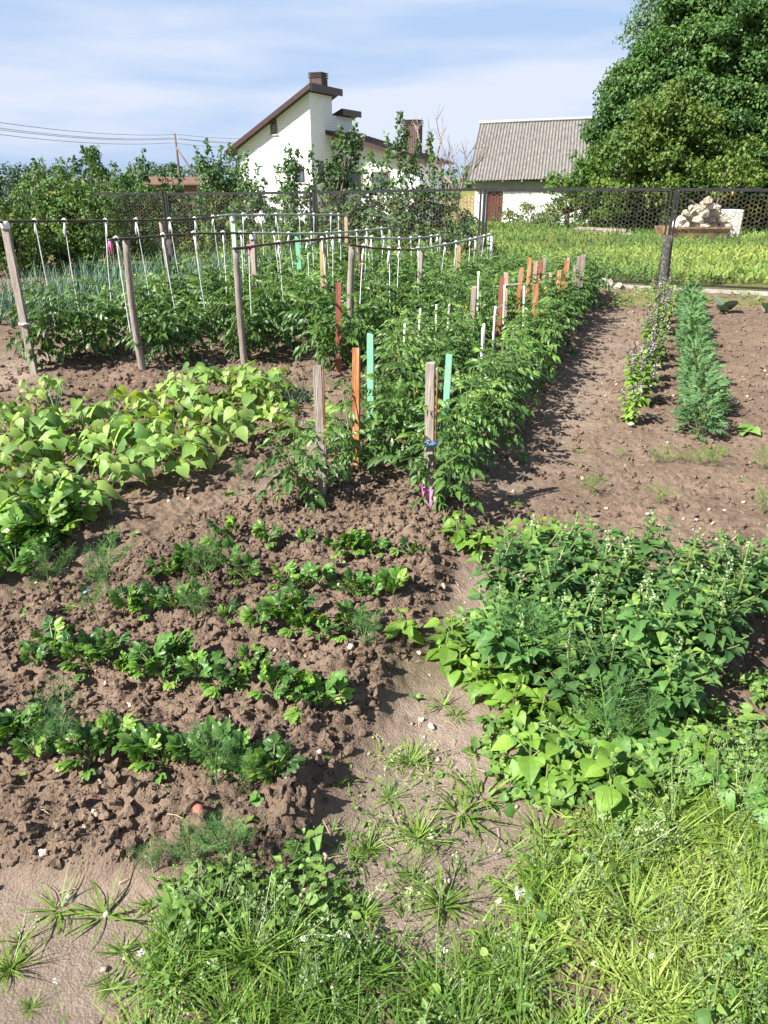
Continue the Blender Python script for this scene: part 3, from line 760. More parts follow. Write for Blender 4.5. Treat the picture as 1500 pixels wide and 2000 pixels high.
def blades(mb, base, n, L, w, out=(.2, 1.2), spread=.02, tint=(.2, .9), r=None, az=None):
    a = RS.uniform(0, 2 * PI, n) if az is None else RS.normal(az[0], az[1], n)
    el = PI / 2 - RS.uniform(out[0], out[1], n)
    o = np.column_stack([np.cos(a), np.sin(a), np.zeros(n)])
    D = o * np.cos(el)[:, None] + np.array([0, 0, 1]) * np.sin(el)[:, None]
    P = np.array(base)[None, :] + o * (RS.rand(n) * spread)[:, None]
    LL = L * RS.uniform(.45, 1.15, n); W = w * RS.uniform(.6, 1.3, n)
    N = -o + np.array([0, 0, .35]) + RS.normal(size=(n, 3)) * .25
    k = RS.randint(0, 4, n); tt = RS.uniform(tint[0], tint[1], n)
    for j in range(4):
        q = k == j; mb.inst(T_blades[j], P[q], D[q], N[q], np.column_stack([W, LL, LL])[q], tt[q])
def grow_tuft(seed, n=70, L=.13, w=.004, out=(.2, 1.35), heads=4, tint=(.1, .75)):
    mb, hd = MB(), MB(); blades(mb, (0, 0, .010), n, L, w, out, .025, tint)
    r = random.Random(seed)
    for i in range(heads):
        a = r.uniform(0, 6.28); q = L * r.uniform(.3, 1); s = curve((0, 0, 0), (math.cos(a) * q, math.sin(a) * q, L * r.uniform(.7, 1.2)), r, .1)
        hd.tube(s, .0008, 3, .9)
        for k in range(9): hd.inst(T_simple, [along(s, r.uniform(.7, 1)) + Vector(rv(r, .006))], [rv(r)], [rv(r)], .008, .9)
    out_ = [('blades', mb.mesh('blades', M['grass']))]
    if heads: out_.append(('seed_heads', hd.mesh('seed_heads', M['goosetop'])))
    return out_

def grow_rosette(seed, mat, tp, n=7, L=.07, el=(.2, .7), wide=1.0):
    r = random.Random(seed); lf, st = MB(), MB()
    for i in range(n):
        a = i * 2.4 + r.uniform(-.4, .4); e = r.uniform(*el); D = Vector((math.cos(a) * math.cos(e), math.sin(a) * math.cos(e), math.sin(e))); s = L * r.uniform(.6, 1.2)
        lf.inst(tp, [D * s * .35], [D - Vector((0, 0, .1))], [Vector((-.1, -.2, 1)) + Vector(rv(r, .25))], np.array([[s * wide, s, s]]), min(1, max(0, r.gauss(.5, .25))))
        st.tube([Vector((0, 0, -.003)), D * s * .4], .0018, 4, r.random())
    return [('stem', st.mesh('stem', M['stem'])), ('leaves', lf.mesh('leaves', M[mat], True))]
# ------------------------------------------------------------------ tomato rows
K_tom = Kit('tomato_plant', [grow_tomato(s, h=.56 + .04 * (s % 3), sp=.24) for s in range(7)])
K_toms = Kit('tomato_plant', [grow_tomato(30 + s, h=.5, sp=.22, dens=.82, ll=.16) for s in range(3)])
ROWS = [(-5.07, 5.25, 12.2, .42, 'row beside the onion bed', 1.1), (-4.2, 5.55, 12.0, .42, 'second row from the onion bed', 1.08), (-3.47, 6.0, 12.2, .42, 'third row from the onion bed', 1.05),
        (-2.62, 5.95, 12.2, .42, 'fourth row from the onion bed', 1.0), (-2.1, 5.9, 12.0, .42, 'unpoled row beside the stakes', .93), (-1.6, 4.45, 11.6, .40, 'inner staked row', .9), (-1.02, 4.25, 11.3, .37, 'outer staked row along the path', .9)]
for c, a, b, st_, nm, sc in ROWS:
    i = 0; s = a
    while s < b:
        p = on(rowpt(s + random.uniform(-.06, .06), c + random.uniform(-.06, .06)))
        K_tom.place('bushy tomato plant, %s from the near end of the %s' % (ORD[i], nm), 'tomato plant', p, sc=sc * random.uniform(.88, 1.12), group='tomato plants in rows')
        s += st_; i += 1
for x, y, sc, lb in ((592, 975, .95, 'sparse leggy tomato plant tied to the grey stake nearest the celery'), (672, 925, 1.0, 'open tomato plant leaning on the bright orange stake'),
                     (838, 985, 1.0, 'tomato plant with a pink rag at the foot of its weathered stake'), (872, 972, .85, 'small dark tomato plant just behind the pink-ragged stake'), (655, 905, .8, 'low tomato plant between the grey and orange stakes')):
    K_toms.place(lb, 'tomato plant', G(x, y), sc=sc, group='tomato plants in rows')
K_tom.place('dense tomato plant at the foot of the near mint green stake', 'tomato plant', G(745, 890), sc=.85, group='tomato plants in rows')
K_tom.place('dense tomato plant in front of the second mint green stake', 'tomato plant', G(900, 925), sc=.85, group='tomato plants in rows')
K_tom.place('dense tomato plant closing the gap between the two mint green stakes', 'tomato plant', G(810, 880), sc=.85, group='tomato plants in rows')

# ------------------------------------------------------------------ trellis posts, rails and strings
def solve_row(c, x):                # where along row c the pixel column x is met (at 1 m height)
    lo, hi = 2.0, 16.0
    for _ in range(40):
        m = (lo + hi) / 2
        if projx(rowpt(m, c, 1.0)) < x: lo = m
        else: hi = m
    return lo
def topz(x, y, p):
    q = at(x, y, p.y); return q.z
def plank(mb, L, w, t, r=None, jag=.0, lean=(0, 0), tint=.5, bow=0.0):
    """hand sawn plank: slightly bowed, rough top edge"""
    n = 9; v, f = [], []
    for i in range(n):
        z = -.12 + (L + .12) * i / (n - 1); k = i / (n - 1)
        ww = w * (1 + random.uniform(-.05, .05)); ox = lean[0] * k + bow * math.sin(PI * k); oy = lean[1] * k
        for sx, sy in ((-1, -1), (1, -1), (1, 1), (-1, 1)):
            v.append((ox + sx * ww / 2, oy + sy * t / 2, z + (random.uniform(-jag, jag) if i == n - 1 else 0)))
    for i in range(n - 1):
        for k in range(4): f.append((i * 4 + k, i * 4 + (k + 1) % 4, i * 4 + 4 + (k + 1) % 4, i * 4 + 4 + k))
    f.append((n * 4 - 4, n * 4 - 3, n * 4 - 2, n * 4 - 1)); f.append((3, 2, 1, 0))
    mb.add(v, f, tint)
def roundpost(mb, L, rad, bow=.03, lean=(0, 0)):
    n = 12; a = random.uniform(0, 6)
    mb.tube([(lean[0] * i / (n - 1) + bow * math.sin(PI * i / (n - 1)) * math.cos(a), lean[1] * i / (n - 1) + bow * math.sin(PI * i / (n - 1)) * math.sin(a), -.12 + (L + .12) * i / (n - 1)) for i in range(n)],
            [rad * (1.15 - .25 * i / (n - 1)) * random.uniform(.93, 1.07) for i in range(n)], 9)
ROWN = {1: -5.07, 2: -4.2, 3: -3.47, 4: -2.62}
POSTS = [  # row, pixel of top, kind, width m, material, label
 (1, (22, 433), 'plank', .062, 'wood_grey', 'squared weathered grey post at the near end of the pole by the onions'),
 (1, (318, 434), 'round', .024, 'wood_round', 'brownish round post holding the onion-side pole before the iron fence post'),
 (1, (456, 424), 'plank', .055, 'paint_palegreen', 'pale green painted plank post under the farthest pole'),
 (1, (676, 424), 'plank', .055, 'wood_pink', 'pinkish plank post at the far end of the farthest pole'),
 (2, (250, 470), 'round', .030, 'wood_round', 'curved peeled round post with a pink rag beside its top'),
 (2, (494, 458), 'plank', .062, 'wood_old', 'wide grey plank post behind the wavy brown rod'),
 (2, (580, 462), 'plank', .055, 'paint_mint', 'mint green plank post among the trellis strings'),
 (2, (762, 448), 'round', .030, 'wood_round', 'short round post at the far end of the second pole'),
 (3, (461, 489), 'round', .030, 'wood_round', 'round grey post with dark top where the wavy brown rod begins'),
 (3, (631, 473), 'plank', .068, 'wood_tan', 'tan split plank post in the middle of the wavy rod'),
 (3, (701, 472), 'round', .026, 'wood_brownrod', 'brown barked round post behind the crooked post'),
 (3, (862, 463), 'round', .026, 'wood_round', 'slim round post ending the third pole'),
 (4, (688, 483), 'round', .032, 'wood_round', 'crooked thick round post at the near end of the shortest pole'),
 (4, (823, 490), 'plank', .055, 'wood_old', 'brown grey plank post where the pale pole starts'),
 (4, (898, 479), 'plank', .06, 'wood_tan', 'straw coloured plank post under the rising pale pole'),
 (4, (963, 461), 'plank', .05, 'wood_old', 'post wrapped in white cloth at the top end of the pale pole')]
PB = {}
for k, (row, (x, y), kind, w, mat, lb) in enumerate(POSTS):
    c = ROWN[row]; s = solve_row(c, x); p = rowpt(s, c); p.z = 0
    L = topz(x, y, p); g = float(H(p.x, p.y)); mb = MB()
    if kind == 'plank': plank(mb, L - g, w, w * .55, jag=.006, bow=random.uniform(-.012, .012))
    else: roundpost(mb, L - g, w, .035 if k in (4, 12) else .015)
    t = thing('trellis_post', lb, 'post', (p.x, p.y, g), math.radians(-20 + random.uniform(-15, 15)), 1, 'posts carrying the tomato poles')
    mb.build('shaft', M[mat], t, kind == 'round')
    PB[(row, x)] = (s, L)
    if x in (22, 456, 494, 862, 461):
        m2 = MB(); m2.tube([(0, 0, L - g - .055), (0, 0, L - g - .035), (0, 0, L - g - .015), (0, 0, L - g + .004)], [w * .56, w * .61, w * .6, w * .4], 9); m2.build('cloth_tie', M['twine'], t, True)
    if x == 963:
        m2 = MB(); m2.tube([(0, 0, L - g - .40 + .04 * i) for i in range(11)], [w * (.5 + .12 * ((i * 7) % 3) / 2) for i in range(11)], 9); m2.build('cloth_wrap', M['twine'], t, True)
    if x == 22:
        m2 = MB(); m2.tube([(0, 0, .42), (0, 0, .43)], [.047, .047], 8); m2.build('twine_band', M['twine'], t)

def rail_line(row, pts):
    """pixels along a pole -> points above its row"""
    out = []
    c = ROWN[row]
    for x, y in pts:
        s = solve_row(c, x); p = rowpt(s, c); out.append(Vector((p.x, p.y, at(x, y, p.y).z + .012)))
    return out
RAILS = [
 (1, [(8, 436), (100, 435), (213, 434), (318, 432), (383, 430), (440, 424)], .016, 'wood_dark', 'long dark weathered rod nearest the onion bed'),
 (1, [(428, 424), (456, 422), (560, 421), (678, 421)], .017, 'pole_pale', 'pale green pole tied on at the far end of the onion-side rod'),
 (2, [(217, 471), (250, 469), (322, 463), (381, 459), (440, 458), (505, 458)], .014, 'wood_dark', 'thin dark rod starting at the pink rag'),
 (2, [(495, 457), (580, 459), (640, 457), (700, 453), (764, 446)], .017, 'pole_pale', 'pale pole continuing the thin dark rod'),
 (3, [(456, 488), (487, 486), (512, 481), (545, 477), (600, 472), (650, 466), (690, 466)], .017, 'wood_brownrod', 'wavy brown bark rod with a pink knot'),
 (3, [(683, 465), (740, 467), (790, 468), (830, 465), (864, 461)], .016, 'pole_pale', 'pale pole following the wavy brown rod'),
 (4, [(684, 481), (705, 484), (740, 488), (780, 490), (815, 490)], .014, 'wood_brownrod', 'short brown rod on the crooked round post'),
 (4, [(805, 489), (830, 487), (870, 480), (920, 470), (968, 458)], .018, 'pole_pale', 'pale grey pole rising to the cloth-wrapped post')]
RAILPTS = {}
for row, pts, rad, mat, lb in RAILS:
    pp = rail_line(row, pts)
    fine = []
    for a, b in zip(pp, pp[1:]):
        for k in range(4): fine.append(a.lerp(b, k / 4) + Vector((0, 0, random.uniform(-.003, .003))))
    fine.append(pp[-1])
    o = MB().tube(fine, [rad * .74 * random.uniform(.85, 1.1) for _ in fine], 8).build('trellis_pole', M[mat], None, True)
    tag(o, lb, 'pole', 'poles laid over the tomato rows')
    RAILPTS.setdefault(row, []).extend(pp)
KN = {1: [79, 135, 213, 271, 335, 383, 419, 477, 513, 540, 585, 613, 647, 661], 2: [232, 322, 381, 437, 471, 535, 564, 608, 638, 664, 696, 716, 745],
      3: [487, 545, 600, 629, 650, 715, 725, 750, 780, 803, 820, 843, 855], 4: [710, 760, 780, 817, 870, 892, 920, 930, 947, 957]}
RN = {1: 'onion-side pole', 2: 'second pole from the onions', 3: 'wavy rod and its pale extension', 4: 'shortest pole beside the staked rows'}
for row, xsl in KN.items():
    pp = RAILPTS[row]
    for i, x in enumerate(xsl):
        c = ROWN[row]; s = solve_row(c, x); b = rowpt(s, c)
        z = pp[-1].z
        for a, d in zip(pp, pp[1:]):
            if a.y <= b.y <= d.y: z = a.z + (d.z - a.z) * (b.y - a.y) / max(1e-6, d.y - a.y)
        t = thing('plant_string', 'white string, %s along the %s' % (ORD[i], RN[row]), 'string', (b.x, b.y, z), 0, 1, 'strings tying tomatoes to the poles')
        mb = MB(); e = Vector((random.uniform(-.05, .05), random.uniform(-.05, .05), -(z - random.uniform(.30, .42))))
        mb.tube(curve((0, 0, .0), e, random, .012, 8), [.0042 * random.uniform(.8, 1.2) for _ in range(8)], 5); mb.build('cord', M['twine'], t)
        k = MB(); n = random.choice((1, 1, 2, 3))
        k.tube([(-.017, 0, -.012), (-.018, 0, .010), (0, 0, .02), (.018, 0, .010), (.017, 0, -.012), (0, 0, -.024)], [.006, .008, .0085, .008, .007, .009], 6)
        for j in range(n):
            a = random.uniform(0, 6.28); ln = random.uniform(.05, .15)
            k.tube([(0, 0, -.02), (math.cos(a) * .012, math.sin(a) * .012, -.02 - ln * .5), (math.cos(a) * .018, math.sin(a) * .018, -.02 - ln)], [.008, random.uniform(.007, .013), .004], 5)
        k.build('rag_knot', M['rag_pink'] if (row == 3 and i == 0) else M['twine'], t, True)
s = solve_row(-4.2, 219); b = rowpt(s, -4.2); zz = at(219, 473, b.y).z
mb = MB()
for j in range(5):
    a = j * 1.3; mb.tube([(0, 0, .012), (math.cos(a) * .014, math.sin(a) * .014, -.03), (math.cos(a) * .022, math.sin(a) * .022, -.08 - .02 * (j % 3))], [.009, .008, .003], 5)
o = mb.build('pink_rag', M['rag_pink'], None, True); o.location = (b.x, b.y, zz + .01); tag(o, 'bright pink rag tied to the end of the thin dark rod', 'rag')

# ------------------------------------------------------------------ short stakes: pixel of the top, height, kind
STK = [(631, 718, .72, 'wood_grey', .048, 'grey sawn stake with orange edge nearest the celery', 965), (695, 682, .74, 'wood_orange', .046, 'bright orange stained stake with pale sawn top', 920),
 (723, 652, .74, 'paint_mint', .045, 'tall mint green stake behind the orange one', None), (838, 713, .70, 'wood_grey', .050, 'weathered grey stake with blue and pink rags', 985), (871, 692, .66, 'paint_mint', .042, 'shorter mint green stake behind the weathered one', None),
 (657, 554, .78, 'wood_red', .055, 'red brown painted stake standing between the trellises', None), (979, 543, .72, 'wood_red', .05, 'red brown stake beside a pinkish plank', None), (993, 532, .75, 'wood_pink', .05, 'pinkish faded plank stake with a cross tie', None),
 (1015, 523, .75, 'wood_orange', .05, 'orange stake standing alone in the middle of the group', None), (1036, 505, .78, 'wood_orange', .05, 'tall faded orange stake above a white rod', None), (1046, 511, .7, 'wood_pink', .05, 'pink grey stake just behind the tall orange one', None),
 (1059, 510, .74, 'wood_red', .05, 'dark rust coloured leaning stake near the fence', None), (1051, 553, .74, 'wood_orange', .058, 'wide two-tone orange and grey stake with a wire band', None), (1066, 503, .72, 'wood_old', .05, 'narrow grey stake behind the rust coloured one', None),
 (1077, 533, .62, 'wood_pink', .04, 'low pink stake half hidden in leaves', None), (1095, 527, .70, 'wood_orange', .055, 'orange stake leaning on its neighbour near the fence', None), (1106, 508, .76, 'wood_orange', .055, 'taller orange stake of the leaning pair', None),
 (1112, 502, .74, 'wood_old', .045, 'grey stake peeping out behind the leaning orange pair', None), (1124, 519, .66, 'wood_grey', .04, 'short pale stake in front of two grey pickets', None), (1131, 500, .78, 'wood_old', .055, 'broad grey picket nearest the concrete curb', None), (1141, 498, .78, 'wood_old', .045, 'narrow grey picket, last one before the fence', None),
 (925, 560, .72, 'wood_old', .055, 'short grey plank buried among tomato leaves', None)]
for k, (x, y, h, mat, w, lb, yb) in enumerate(STK):
    p = hit(x, yb) if yb else gp(x, y, h)
    g = float(H(p.x, p.y)); h = at(x, y, p.y).z - g; mb = MB()
    w *= .86; plank(mb, h, w, w * .5, jag=.012, lean=(random.uniform(-.02, .02), random.uniform(-.02, .02)))
    t = thing('plant_stake', lb, 'stake', (p.x, p.y, g), math.radians(random.uniform(-40, 0)), 1, 'short stakes among the tomatoes')
    mb.build('shaft', M[mat], t)
    if k in (0, 3):
        m2 = MB(); m2.box((w / 2 + .001, -w * .25, .08), (w / 2 + .004, w * .25, h - .01)); m2.build('orange_edge', M['wood_orange'], t)
    if k == 3:
        m2 = MB(); m2.tube([(0, -.01, .05), (0, -.012, .10)], [.034, .037], 8); m2.tube([(.02, -.03, .11), (.028, -.045, .05), (.02, -.05, .0)], [.012, .014, .005], 6); m2.build('pink_rag', M['rag_pink'], t, True)
        m2 = MB(); m2.tube([(0, 0, .315), (0, 0, .335)], [.034, .036], 8); m2.build('blue_rag', M['rag_blue'], t, True)
    if k == 12:
        m2 = MB(); m2.tube([(0, 0, h * .5), (0, 0, h * .5 + .008)], [.036, .036], 8); m2.build('wire_band', M['twine'], t)
    if k == 7:
        m2 = MB(); m2.tube([(-.05, -.03, h - .12), (.13, -.03, h - .1)], .008, 6); m2.build('cross_tie', M['wood_old'], t)
ROD = [(796, 632, .55), (822, 603, .6), (858, 595, .55), (880, 595, .55), (943, 640, .6), (972, 598, .62), (988, 557, .68), (1030, 558, .68), (940, 530, .75), (947, 632, .62)]
for i, (x, y, h) in enumerate(ROD):
    p = gp(x, y, h); g = float(H(p.x, p.y)); mb = MB()
    roundpost(mb, h - g, .0105 if i != 4 else .012, .012, (random.uniform(-.03, .01), 0))
    o = mb.build('thin_rod', M['rod_white'], None, True); o.location = (p.x, p.y, g)
    tag(o, ['peeling white rod standing alone ahead of its row', 'slim white rod behind the second mint green stake', 'short brown and white rod in front of the pale pole', 'short white rod beside the buried grey plank', 'tallest white rod rising from the nearest outer tomatoes',
            'white rod below the red brown stake', 'white rod crossing the pinkish plank stake', 'white rod under the tall faded orange stake', 'white rod below the cloth-wrapped post', 'thin white rod just behind the tallest one'][i], 'rod', 'thin white rods among the tomatoes')

# ------------------------------------------------------------------ beans, celery, dill, onions
K_bean = Kit('bean_plant', [grow_bean(s, n=9 + s % 4) for s in range(6)])
BEANS = [('row facing the celery', [(20, 1015), (90, 1000), (150, 1010), (210, 985), (290, 950), (345, 930), (400, 905), (455, 875), (545, 850)]),
         ('middle row', [(15, 960), (70, 945), (125, 930), (185, 905), (240, 900), (285, 885), (340, 860), (395, 845), (440, 830), (500, 812)]),
         ('row facing the trellises', [(60, 890), (110, 875), (165, 860), (230, 845), (300, 822), (350, 800), (400, 785), (450, 775), (500, 778), (540, 790)])]
for nm, pl in BEANS:
    for i, (x, y) in enumerate(pl[::-1]):
        K_bean.place('light bean plant, %s from the stakes in the %s' % (ORD[i], nm), 'bean plant', G(x, y), sc=random.uniform(.8, 1.05), group='bean plants')
for x, y, lb in ((15, 850, 'bean plant with big leaves at the photo edge below the bare path'), (50, 840, 'bean plant just before the lone spring onion clump'), (95, 790, 'single broad bean leaf shoot behind the lone onion clump')):
    K_bean.place(lb, 'bean plant', G(x, y), sc=.8, group='bean plants')
K_cel = Kit('celery_plant', [grow_celery(s, n=8 + s % 4) for s in range(6)])
for k, nm in zip('ABCDE', ('celery row nearest the tomato stakes', 'second celery row from the stakes', 'middle celery row', 'second celery row from the bare dirt', 'celery row nearest the bare dirt')):
    for i, (x, y) in enumerate(sorted(CEL[k], key=lambda q: -q[0])):
        K_cel.place('celery plant, %s from the path in the %s' % (ORD[i], nm), 'celery plant', G(x, y), sc=random.uniform(.62, .98) * (1.0 if k in 'AB' else .95), group='celery plants in the clod bed')
K_celb = Kit('celery_plant', [grow_celery(50 + s, h=.26, n=14) for s in range(2)])
for x, y, lb in ((30, 1105, 'large light celery clump at the edge below the beans'), (85, 1085, 'large celery clump beside the wispy dill below the beans'), (-20, 1080, 'large celery clump cut by the photo edge'), (110, 1030, 'pale celery clump tucked under the front beans')):
    K_celb.place(lb, 'celery plant', G(x, y), group='celery plants in the clod bed')
K_dill = Kit('dill_plant', [grow_dill(s) for s in range(4)])
DILL = [(100, 1155, 1.3, 'wispy dull dill beside the large celery'), (215, 1170, 1.3, 'tall upright dill on the trodden strip'), (403, 1140, 1.15, 'tall dill at the end of the second celery row'), (385, 1222, 1.0, 'round bright dill clump in the middle celery row'),
        (712, 1262, .85, 'dill closing the middle celery row at the path'), (128, 1478, 1.0, 'fluffy dill clump in the celery row nearest the dirt'), (425, 1535, .85, 'dill leaning out of the nearest celery row'), (488, 1545, .75, 'yellowish dill by the end of the nearest celery row'),
        (300, 1705, .6, 'tiny dill seedling on the edge of the clods'), (375, 1690, .75, 'small grey green dill at the bed corner'), (440, 1700, .9, 'bluish dill behind the bindweed shoot'), (470, 935, .7, 'low dark dill at the foot of the front beans'),
        (225, 870, .9, 'dill poking through the middle beans'), (1030, 1330, 1.5, 'feathery dill inside the goosefoot patch'), (985, 1300, 1.4, 'airy dill at the path side of the goosefoot patch'), (1180, 1460, 1.1, 'soft dill among the low weeds'), (1235, 1440, 1.0, 'second soft dill among the low weeds'), (190, 1215, .8, 'thin dill seedling near the blue scrap')]
for x, y, sc, lb in DILL: K_dill.place(lb, 'dill plant', G(x, y), sc=sc, group='dill plants')
K_on = Kit('onion_plant', [grow_onion(s, h=.5) for s in range(5)])
for r_, (c, a, b) in enumerate(((-5.7, 8.0, 12.0), (-6.0, 7.4, 12.8), (-6.3, 7.0, 12.8), (-6.6, 6.8, 12.6), (-6.95, 6.6, 12.2), (-7.3, 6.6, 11.0), (-7.7, 6.6, 10.6), (-8.1, 6.8, 10.4))):
    s = a; i = 0
    while s < b:
        K_on.place('spring onion, %s from the near end of the %s row from the trellis' % (ORD[i], ORD[r_]), 'onion', on(rowpt(s + random.uniform(-.04, .04), c + random.uniform(-.05, .05))), sc=random.uniform(.95, 1.3), group='spring onions in the bed')
        s += .18; i += 1
K_chive = Kit('onion_plant', [grow_onion(20 + s, h=.3, n=14, rad=.0055) for s in range(3)])
for x, y, sc, lb in ((108, 805, 1.0, 'lone spring onion clump beside the beans'), (330, 770, 1.0, 'spring onion clump behind the back beans'), (365, 775, .9, 'second onion clump behind the back beans'), (575, 800, 1.05, 'tall thin onion clump between beans and grey stake'), (600, 790, 1.1, 'grassy onion clump beside the first tomatoes'), (550, 770, 1.0, 'onion clump at the far end of the beans'), (400, 745, .8, 'small onion clump near the round post')):
    K_chive.place(lb, 'onion', G(x, y), sc=sc, group='spring onion clumps')

# ------------------------------------------------------------------ right-hand plots
K_bas = Kit('basil_plant', [grow_basil(s) for s in range(4)])
a, b = G(1240, 826), G(1293, 592)
for i in range(15):
    t = i / 14; p = a.lerp(b, t) + Vector((random.uniform(-.05, .05), random.uniform(-.05, .05), 0))
    K_bas.place('flowering basil plant, %s from the near end of its row' % ORD[i], 'basil plant', on(p), sc=random.uniform(.95, 1.2) * (.8 if i == 0 else 1), group='basil row')
K_mar = Kit('marigold_plant', [grow_marigold(s) for s in range(5)])
a, b = G(1367, 852), G(1344, 590)
for i in range(32):
    t = i / 31; p = a.lerp(b, t) + Vector((random.uniform(-.025, .025), random.uniform(-.02, .02), 0))
    K_mar.place('feathery blue green marigold, %s from the near end of its hedge' % ORD[i], 'marigold', on(p), sc=random.uniform(.62, 1.02), group='marigold row')
K_cab = Kit('cabbage_plant', [grow_rosette(s, 'cabbage', T_round, 7, .17, (.3, 1.1), .95) for s in range(2)])
for x, y, sc, lb in ((1415, 612, 1.0, 'young blue green cabbage beside the marigold row'), (1500, 612, .8, 'young cabbage cut off by the photo edge'),):
    K_cab.place(lb, 'cabbage', G(x, y), sc=sc, group='young cabbages')
K_sq = Kit('squash_plant', [grow_rosette(s + 9, 'squash', T_heart, 9, .11, (.1, .8), 1.0) for s in range(1)])
K_sq.place('young squash plant with drooping leaves beside the marigold row', 'squash plant', G(1455, 842), group=None)
K_car = Kit('carrot_plant', [grow_dill(40 + s, h=.14, n=8, mat='carrot', w=.016, up=(.5, 1.3), pairs=6, fil=4) for s in range(3)])
CAR = [(1155, 968, 1.0, 'carrot seedling standing alone near the tomato shadow'), (1288, 985, .9, 'carrot seedling behind the goosefoot patch'), (1490, 1005, 1.1, 'carrot seedling at the photo edge above the weeds'), (1207, 893, .6, 'tiny carrot seedling at the start of its row'),
       (1278, 905, .8, 'carrot seedling, second in its row'), (1305, 905, .85, 'carrot seedling, third in its row'), (1335, 903, .7, 'carrot seedling, fourth in its row'), (1362, 908, .8, 'carrot seedling under the near marigolds'), (1390, 912, 1.0, 'bushiest carrot seedling of the row'), (1408, 895, .7, 'pale carrot seedling beyond the bushiest one'), (1488, 915, 1.1, 'carrot seedling at the photo edge below the squash')]
for x, y, sc, lb in CAR: K_car.place(lb, 'carrot plant', G(x, y), sc=sc, group='carrot seedlings')

# ------------------------------------------------------------------ the overgrown weed patch
K_gf = Kit('goosefoot_weed', [grow_goosefoot(s, h=.32 + .02 * (s % 3), branches=7, ls=.049, dens=1.45, wide=1.05) for s in range(6)])
Pw = [(965, 1205), (1060, 1160), (1200, 1150), (1330, 1168), (1440, 1172), (1560, 1176), (1560, 1215), (1440, 1215), (1385, 1290), (1380, 1400), (1300, 1425), (1150, 1430), (1030, 1400), (955, 1330), (930, 1260)]
pw = wpoly(Pw); pts = []
cand = scatter(900, 0, pw)
for q in cand:
    if all(np.hypot(*(q - z)) > .105 for z in pts): pts.append(q)
pts.sort(key=lambda q: (round(q[1] / .14), q[0]))
rows_ = {}
for q in pts: rows_.setdefault(round(q[1] / .14), []).append(q)
for j, k in enumerate(sorted(rows_)):
    for i, q in enumerate(sorted(rows_[k], key=lambda q: q[0])):
        K_gf.place('goosefoot weed, %s from the path in the %s band from the grass' % (ORD[i], ORD[j]), 'weed', on((q[0], q[1])), sc=random.uniform(.72, 1.05), group='goosefoot weeds')
K_am = Kit('amaranth_weed', [grow_goosefoot(60 + s, h=.14, mat='amaranth', tp=T_ovate2, ls=.058, branches=2, flower=False, wide=1.15) for s in range(4)])
AM = [(935, 1320), (960, 1345), (985, 1380), (1010, 1400), (1050, 1405), (945, 1290), (905, 1255), (870, 1300), (880, 1270), (895, 1310), (1060, 1540), (1090, 1530), (1110, 1550), (1150, 1520), (1190, 1560), (1030, 1510), (1075, 1050), (1055, 1045), (1000, 1075), (985, 1100),
      (905, 1070), (925, 1080), (955, 1065), (890, 1055), (1170, 1400), (1210, 1390), (790, 1255), (1000, 1340), (1370, 1480), (930, 1360), (1130, 1430)]
AML = ['by the path corner of the patch', 'under the airy dill', 'with the largest yellow leaves', 'below the feathery dill', 'between goosefoot and bindweed', 'leaning onto the path', 'on the mossy soil', 'standing out on the damp path', 'behind the damp path group', 'at the foot of the path group', 'before the grass tufts', 'with four spread leaves before the grass', 'low by the bare soil gap', 'under the soft dill', 'near the seeding grass', 'by the trailing bindweed', 'at the far corner of the patch', 'beside the far corner one', 'on the far path side', 'in the far path gap', 'near the first celery row', 'between celery and the patch', 'against the trodden clods', 'closest to the last celery of its row', 'inside the front goosefoot', 'lighter one inside the front goosefoot', 'alone between celery and mossy soil', 'inside the yellowish corner', 'beside the photo edge grass', 'at the path below the yellowish corner', 'in front of the goosefoot centre']
for (x, y), lb in zip(AM, AML): K_am.place('yellow green amaranth weed ' + lb, 'weed', G(x, y), sc=random.uniform(.7, 1.15), group='amaranth weeds')
def grow_bindweed(seed, L=.4, mat='bindweed'):
    r = random.Random(seed); st, lf = MB(), MB(); pts = [Vector((0, 0, .01))]; a = 0
    for i in range(8):
        a += r.uniform(-.5, .5); pts.append(pts[-1] + Vector((math.cos(a), math.sin(a), 0)) * L / 8 + Vector((0, 0, r.uniform(.0, .018) if i < 4 else r.uniform(-.015, .012))))
    st.tube(pts, .002, 4, .6)
    for i in range(12):
        p = along(pts, i / 11); b = r.uniform(0, 6.28); D = Vector((math.cos(b), math.sin(b), r.uniform(.1, .7))); s = r.uniform(.04, .075); e = p + D * .045
        st.tube([p, e], .0013, 3, .5)
        lf.inst(T_heart2 if r.random() < .4 else T_heart, [e], [Vector((D.x, D.y, -.3))], [Vector((-.2, -.4, 1)) + Vector(rv(r, .35))], s, min(1, max(0, r.gauss(.45, .22))))
    return [('vine', st.mesh('vine', M['stem'])), ('leaves', lf.mesh('leaves', M[mat], True))]
K_bw = Kit('bindweed', [grow_bindweed(s) for s in range(4)])
